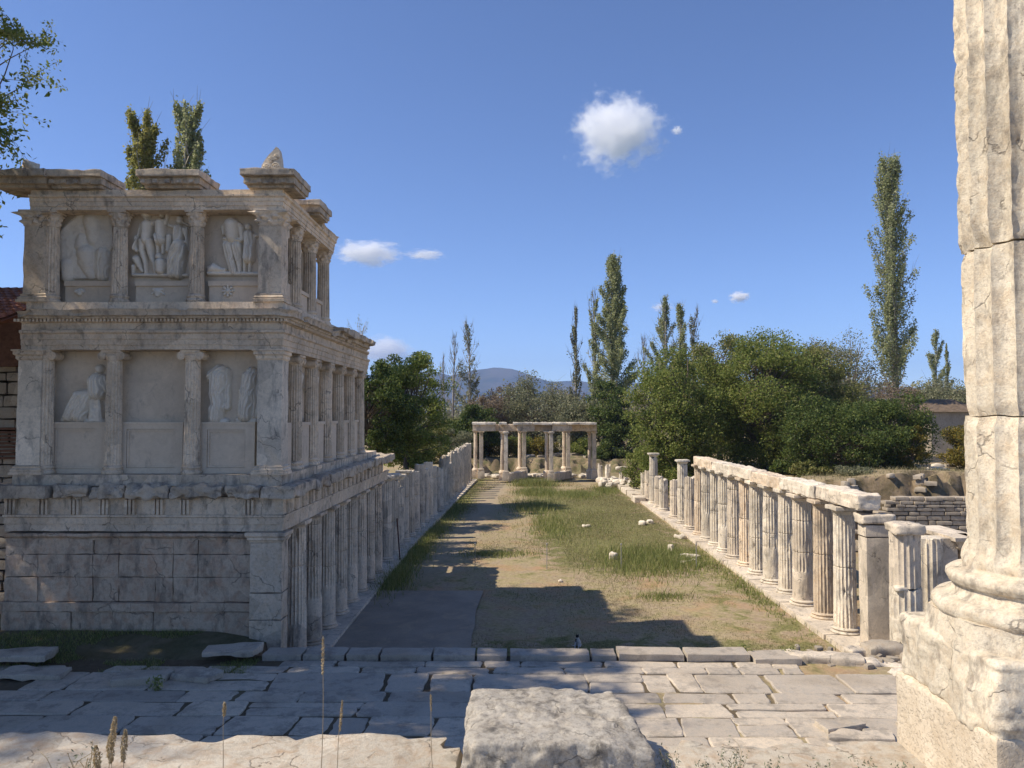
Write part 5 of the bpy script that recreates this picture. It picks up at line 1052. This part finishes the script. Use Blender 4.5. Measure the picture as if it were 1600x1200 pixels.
# ---------------- grass
rs = np.random.RandomState(8)
def blades(X, Y, h, w, lean, name, label, mat, z=None):
    n = len(X); Z = hgt(X, Y) if z is None else z; th = rs.uniform(0, 6.28, n); dx, dy = np.cos(th)*w, np.sin(th)*w; lx, ly = rs.normal(size=n)*lean*h, rs.normal(size=n)*lean*h
    V = np.stack([np.stack([X-dx, Y-dy, Z-.01], -1), np.stack([X+dx, Y+dy, Z-.01], -1), np.stack([X+lx, Y+ly, Z+h], -1)], 1).reshape(-1, 3)
    o = bpy.data.objects.new(name, fastmesh(name, V, 3, M[mat])); COL.objects.link(o); tag(o, label, 'grass', kind='stuff')
n = 330000; Y = 16.7+rs.rand(n)**1.5*56; X = rs.uniform(-5.2, 9.0, n)
den = .24+.6*fbm(np.stack([X*.5, Y*.3, X*0], -1), 3, 6)+.4*((X > 2)&(Y > 31)&(Y < 58))+.2*((X > 6.5)|(X < -3.6))+.25*((X > -1.2)&(Y < 21))
path = np.abs(X-(-3.3+(Y-27)*.045+.5*np.sin(Y*.3))) < .8; den = np.where(path & (Y > 27), den-.8, den); den = np.where((X < -1.3) & (Y < 27.1), -1, den); den = np.where((X > 8.2) & (Y < 66), -1, den)
k = rs.rand(n) < den; X, Y = X[k], Y[k]; sc = (Y/30)**.4
blades(X, Y, rs.uniform(.02, .065, len(X))*sc, .009*sc, .6, 'grass', 'short patchy green and straw coloured grass of the court', 'grass')
# tall weeds
def weedpatch(cx, cy, rx, ry, n, h): return cx+rs.normal(size=n)*rx, cy+rs.normal(size=n)*ry, rs.uniform(.4, 1, n)*h
W = [(5.2,32.5,1.1,1.8,3800,.42),(6.6,33,.6,1.3,1700,.36),(1.6,42,.6,2.5,1500,.4),(3.6,44,1.3,4,1300,.28),(4.3,58,.8,1.5,1500,.5),(1.3,60,.8,1.5,2500,.55),(.9,51,.8,2,2000,.5),(1.2,66.5,.9,.7,2200,.8),(-4.6,34,.35,1.6,1600,.32),(-4.6,40,.4,2,1200,.3),(-4.7,28.6,.3,1.2,1500,.4),(-4.2,50,.4,4,1500,.3),(8.0,27,.25,2.5,900,.2),(7.9,33,.25,3,700,.2),(4.8,26.3,.5,.3,500,.2),(-1.0,34,.8,.4,900,.25),(6.9,62,.5,1.5,1200,.5)]
A = [weedpatch(*w) for w in W]; blades(np.concatenate([a[0] for a in A]), np.concatenate([a[1] for a in A]), np.concatenate([a[2] for a in A]), .014, .35, 'tall_weeds', 'clumps of taller green weeds scattered over the court', 'weed')
# shaded grass left and tufts between slabs
n = 26000; X = rs.uniform(-13, -5.4, n); Y = rs.uniform(15.2, 17.25, n); d = fbm(np.stack([X*.9, Y*1.2, X*0], -1), 3, 2)+.5*(Y > 16.6); k = d > .12; blades(X[k], Y[k], rs.uniform(.03, .10, k.sum()), .006, .5, 'verge_grass', 'dark grass in the shade at the foot of the tall building', 'weed')
n = 1500; yy = rs.choice(ysr[3:], n)+rs.normal(size=n)*.02; X = rs.uniform(-13, 8, n); k = vn(np.stack([X*1.3, yy*3, X*0], -1), 4) > .25; blades(X[k], yy[k], rs.uniform(.02, .06, k.sum()), .004, .6, 'joint_grass', 'tiny tufts growing in the joints of the paving', 'weed', z=np.full(k.sum(), .98))
n = 5000; X = rs.uniform(11, 26, n); Y = rs.uniform(34.6, 42, n); blades(X, Y, rs.uniform(.08, .25, n), .012, .5, 'bank_grass', 'dry grass fringe along the top of the earth bank', 'grass')
# small leafy plants along the edges
def leafplant(name, label, x, y, z, n, h, ls, mat, seed, grp=None, spread=.5, cat_='plant'):
    rs = np.random.RandomState(seed); t = empty(name, (x, y, z), label, cat_, grp); mb = MB(); C = []
    for k in range(n):
        a = rs.uniform(0, 6.28); r = h*spread*rs.rand()**.5; b = np.array([r*math.cos(a), r*math.sin(a), h*rs.uniform(.5, 1)]); p = limb(mb, (b[0]*.2, b[1]*.2, -.01), b, h*.010, h*.004, rs, 4, .1, 4)
        for u in np.linspace(.25, 1, 7): C.append(np.array(p[0])+(np.array(p[-1])-np.array(p[0]))*u+rs.normal(size=3)*h*.05)
    C = np.repeat(np.array(C), 2, 0)+rs.normal(size=(len(C)*2, 3))*ls*.4
    put('leaves', fastmesh('leaves', leaves(C, ls, rs, .42, .5), 4), M[mat], t); put('stem', mb.mesh('stem', 60), M['straw' if mat != 'weed' else 'weed'], t); return t
for i, (px, h, n, sp_, lb) in enumerate([(1048,.12,9,.8,'low silvery weed right beside the big block'),(1100,.09,6,.8,'low sprawling silvery weed between the big block and the tall silvery weed'),(1140,.17,10,.45,'tallest silvery weed with thin stems on the right part of the ledge'),(1195,.09,5,.7,'small sprig of silvery leaves right of the tallest silvery weed'),(1272,.08,7,.9,'small tuft of narrow silvery leaves on the ledge, two from the pedestal'),(1338,.09,7,.9,'dense dark tuft of narrow leaves on the ledge near the pedestal'),(1392,.08,6,.8,'little sprig in the corner by the pedestal foot')]):
    leafplant('silvery_plant', lb, (px-813)/F*3.74, 3.74, ZL-.01, n, h, .016, 'silver', 1+i, spread=sp_)
leafplant('silvery_plant', 'pale silvery weed with round heads under the feathery golden grass', -1.86, 3.25, ZL, 16, .33, .02, 'silver', 16, spread=.45)
leafplant('broadleaf_weed', 'green weed growing from the paving joints in the shade, left', -6.75, 14.3, .98, 8, .28, .07, 'weed', 7, spread=.6)
leafplant('broadleaf_weed', 'small green weed on the raised street edge', 4.75, 16.55, 1.05, 7, .16, .06, 'weed', 8, spread=.9)
leafplant('broadleaf_weed', 'green weed hanging over the slab at the right of the street edge', 5.65, 16.4, 1.0, 8, .2, .06, 'weed', 9, spread=.9)
leafplant('broadleaf_weed', 'dry little plant growing from the ledge of the tall building', -5.1, 24.2, 8.45, 9, .75, .05, 'lf_olive', 10, spread=.6)
# dry stalks close to the camera
def stalk(px, ytop, Y, zb, lean, hh, hw, label, seed, feather=False):
    rs = np.random.RandomState(seed); x, _, z = U(px, ytop, Y); t = empty('grass_stalk', (x-lean, Y, zb), label, 'dry grass', 'dry grass stalks in the foreground'); L = z-zb; mb = MB()
    pts = [(lean*(u**1.6)+.004*math.sin(u*9+seed), 0, L*u) for u in np.linspace(0, 1, 12)]; mb.tube(pts, list(np.linspace(.0022, .0010, 12)), 5)
    put('stem', mb.mesh('stem', 60), M['straw'], t); C = []; n = 220 if not feather else 420
    u = rs.rand(n); w = hw*np.sin(math.pi*np.clip(u*.92+.06, 0, 1))**.6; a = rs.uniform(0, 6.28, n); C = np.stack([lean*(1-(1-u)*hh/L)**1.6+w*np.cos(a)*rs.rand(n)**.4, w*np.sin(a), L-hh*(1-u)], -1)
    put('seed_head', fastmesh('seed_head', leaves(C, .011 if not feather else .014, rs, .28, 1.6), 4), M['straw'], t)
stalk(505, 996, 2.75, ZL-.2, .005, .13, .0055, 'tallest dry grass stalk with a slender seed head, in front of the ledge', 1)
stalk(351, 1097, 2.8, ZL-.2, .012, .05, .006, 'dry stalk with a short blunt seed head, left of the tallest stalk', 2)
stalk(535, 1094, 2.8, ZL-.2, .04, .11, .004, 'dry stalk with a thin leaning seed head just right of the tallest stalk', 3)
stalk(673, 1086, 3.0, ZL-.2, -.02, .06, .002, 'very thin dry stalk left of the big block', 4)
stalk(180, 1120, 2.9, ZL-.2, .05, .12, .012, 'thick feathery golden grass head at the lower left', 5, True)
stalk(196, 1140, 2.9, ZL-.2, .03, .12, .012, 'golden feathery grass head leaning right at the lower left', 7, True)
stalk(150, 1165, 3.0, ZL-.2, -.04, .10, .013, 'short golden grass head leaning left at the lower left', 8, True)
stalk(172, 1150, 2.95, ZL-.2, -.02, .10, .014, 'bushy golden grass head, lower one of the pair at the lower left', 6, True)
# ================================================================= hills
def ridge(name, Yd, pts, seed, dep):
    px = np.array([p[0] for p in pts]); py = np.array([p[1] for p in pts]); xs = np.linspace(-4200, 4200, 420); pxx = 813+F*xs/Yd
    hz = (645-np.interp(pxx, px, py))/F*Yd+fbm(np.stack([xs*.004, xs*0, xs*0+seed], -1), 5, seed)*10
    rows = []
    for v in np.linspace(-1, 1, 24):
        prof = (1-abs(v))**.8; yy = Yd+v*dep; nz = fbm(np.stack([xs*.003, xs*0+v*3, xs*0+seed], -1), 5, seed+1)*70*(1-abs(v))*abs(v)*2; rows.append(np.stack([xs, np.full_like(xs, yy)+nz, np.maximum(CAMZ+hz, 8)*prof+nz*.6-4*(abs(v) > .98)], -1))
    mb = MB(); mb.grid(np.array(rows)); mb.build(name, M['hill'], None, smooth=True, kind='structure')
ridge('hills', 5000, [(-600,600),(400,590),(600,583),(673,579),(705,588),(740,577),(773,572),(800,576),(830,586),(860,594),(893,592),(940,598),(1010,597),(1100,604),(1400,606),(2000,600)], 3, 900)
# ================================================================= sky, sun, haze
SUN = Vector((.90, .13, -1.0)).normalized()      # direction the light travels
el = math.asin(-SUN.z); az = math.atan2(-SUN.x, -SUN.y)   # towards the sun, clockwise from +Y
w = bpy.data.worlds.new('World'); SC.world = w; w.use_nodes = True; nt = w.node_tree; nt.nodes.clear()
sk = nt.nodes.new('ShaderNodeTexSky'); sk.sky_type = 'NISHITA'; sk.sun_disc = False; sk.sun_elevation = el; sk.sun_rotation = az; sk.altitude = 400; sk.air_density = .72; sk.dust_density = .0; sk.ozone_density = 6.0
bg = nt.nodes.new('ShaderNodeBackground'); bg.inputs[1].default_value = .138; ow = nt.nodes.new('ShaderNodeOutputWorld'); tn = nt.nodes.new('ShaderNodeMix'); tn.data_type = 'RGBA'; tn.blend_type = 'MULTIPLY'; tn.inputs[0].default_value = 1; tn.inputs[7].default_value = (.975, .95, 1.02, 1); nt.links.new(sk.outputs[0], tn.inputs[6]); nt.links.new(tn.outputs[2], bg.inputs[0]); nt.links.new(bg.outputs[0], ow.inputs[0])
sl = bpy.data.lights.new('sun', 'SUN'); sl.energy = 5.0; sl.angle = math.radians(.53); sl.color = (1, .90, .75); so = bpy.data.objects.new('sun', sl); COL.objects.link(so); so.rotation_euler = SUN.to_track_quat('-Z', 'Y').to_euler()
HAZE = True
if HAZE:
    mb = MB(); mb.box(-6500, 6500, -60, 6500, -6, 440); mm = bpy.data.materials.new('haze_air'); mm.use_nodes = True; t = mm.node_tree; t.nodes.clear(); o = t.nodes.new('ShaderNodeOutputMaterial'); pv = t.nodes.new('ShaderNodeVolumePrincipled'); pv.inputs['Density'].default_value = .00014; pv.inputs['Color'].default_value = (.45,.62,1,1); pv.inputs['Anisotropy'].default_value = .2
    t.links.new(pv.outputs[0], o.inputs['Volume']); tag(mb.build('haze', mm), kind='stuff')
# clouds : soft volumes high above
def cloud(px, py, Y, w, h, label, seed, dens):
    x, y, z = U(px, py, Y); me = bpy.data.meshes.new('cloud'); V, f = _cube(4); V = V/np.linalg.norm(V, axis=1, keepdims=True)*1.25; me.from_pydata(V.tolist(), [], f)
    o = bpy.data.objects.new('cloud', me); COL.objects.link(o); o.location = (x, y, z); k = Y/F/2; o.scale = (w*k, (w+h)*.5*k, h*k)
    mm = bpy.data.materials.new('cloud_vapour'); mm.use_nodes = True; t = mm.node_tree; t.nodes.clear(); o_ = t.nodes.new('ShaderNodeOutputMaterial'); pv = t.nodes.new('ShaderNodeVolumePrincipled'); pv.inputs['Color'].default_value = (1,1,1,1); pv.inputs['Anisotropy'].default_value = .0
    tc = t.nodes.new('ShaderNodeTexCoord'); ln = t.nodes.new('ShaderNodeVectorMath'); ln.operation = 'LENGTH'; t.links.new(tc.outputs['Object'], ln.inputs[0])
    ns = t.nodes.new('ShaderNodeTexNoise'); ns.inputs['Scale'].default_value = 2.5; ns.inputs['Detail'].default_value = 7; ns.inputs['Roughness'].default_value = .68; mp = t.nodes.new('ShaderNodeMapping'); mp.inputs['Location'].default_value = (seed*3.1, seed, 0); t.links.new(tc.outputs['Object'], mp.inputs[0]); t.links.new(mp.outputs[0], ns.inputs['Vector'])
    m1 = t.nodes.new('ShaderNodeMath'); m1.operation = 'MULTIPLY_ADD'; t.links.new(ns.outputs['Fac'], m1.inputs[0]); m1.inputs[1].default_value = 2.3; m1.inputs[2].default_value = -.42
    m2 = t.nodes.new('ShaderNodeMath'); m2.operation = 'SUBTRACT'; t.links.new(m1.outputs[0], m2.inputs[0]); t.links.new(ln.outputs['Value'], m2.inputs[1])
    mr = t.nodes.new('ShaderNodeMapRange'); mr.interpolation_type = 'SMOOTHSTEP'; t.links.new(m2.outputs[0], mr.inputs[0]); mr.inputs[1].default_value = 0; mr.inputs[2].default_value = .55; mr.inputs[4].default_value = dens/(w*k)
    t.links.new(mr.outputs[0], pv.inputs['Density']); t.links.new(pv.outputs[0], o_.inputs['Volume']); me.materials.append(mm); tag(o, label, 'cloud')
cloud(966, 206, 2600, 182, 148, 'largest round white puff of cloud, high in the blue sky', 1, 7)
cloud(576, 396, 4200, 140, 52, 'white cloud just right of the top of the tall building', 2, 7)
cloud(664, 398, 4200, 84, 22, 'thin flat cloud right of the white cloud near the building', 3, 4)
cloud(1155, 464, 4800, 44, 24, 'small bright cloud puff above the right hand trees', 4, 7)
cloud(1117, 471, 4800, 16, 9, 'tiniest faint cloud left of the small bright puff', 5, 3)
cloud(1035, 480, 4800, 50, 18, 'small pale cloud behind the poplar tops', 6, 3)
cloud(1058, 204, 2600, 26, 20, 'faint wisp just right of the largest cloud', 7, 2)
cloud(596, 548, 6700, 150, 60, 'low white cloud at the corner of the tall building above the hills', 8, 7)
# ================================================================= camera and render
cd = bpy.data.cameras.new('camera'); cam = bpy.data.objects.new('camera', cd); COL.objects.link(cam); SC.camera = cam
cd.sensor_width = 36; cd.lens = F/1600*36; cd.clip_start = .05; cd.clip_end = 30000
cam.location = (0, 0, CAMZ); cam.rotation_euler = (math.pi/2+PITCH, 0, YAW)
SC.view_settings.view_transform = 'Standard'; SC.view_settings.look = 'None'; SC.view_settings.exposure = .34; SC.view_settings.gamma = 1
SC.cycles.volume_bounces = 8; SC.cycles.max_bounces = 10; SC.cycles.volume_max_steps = 128; SC.cycles.diffuse_bounces = 3
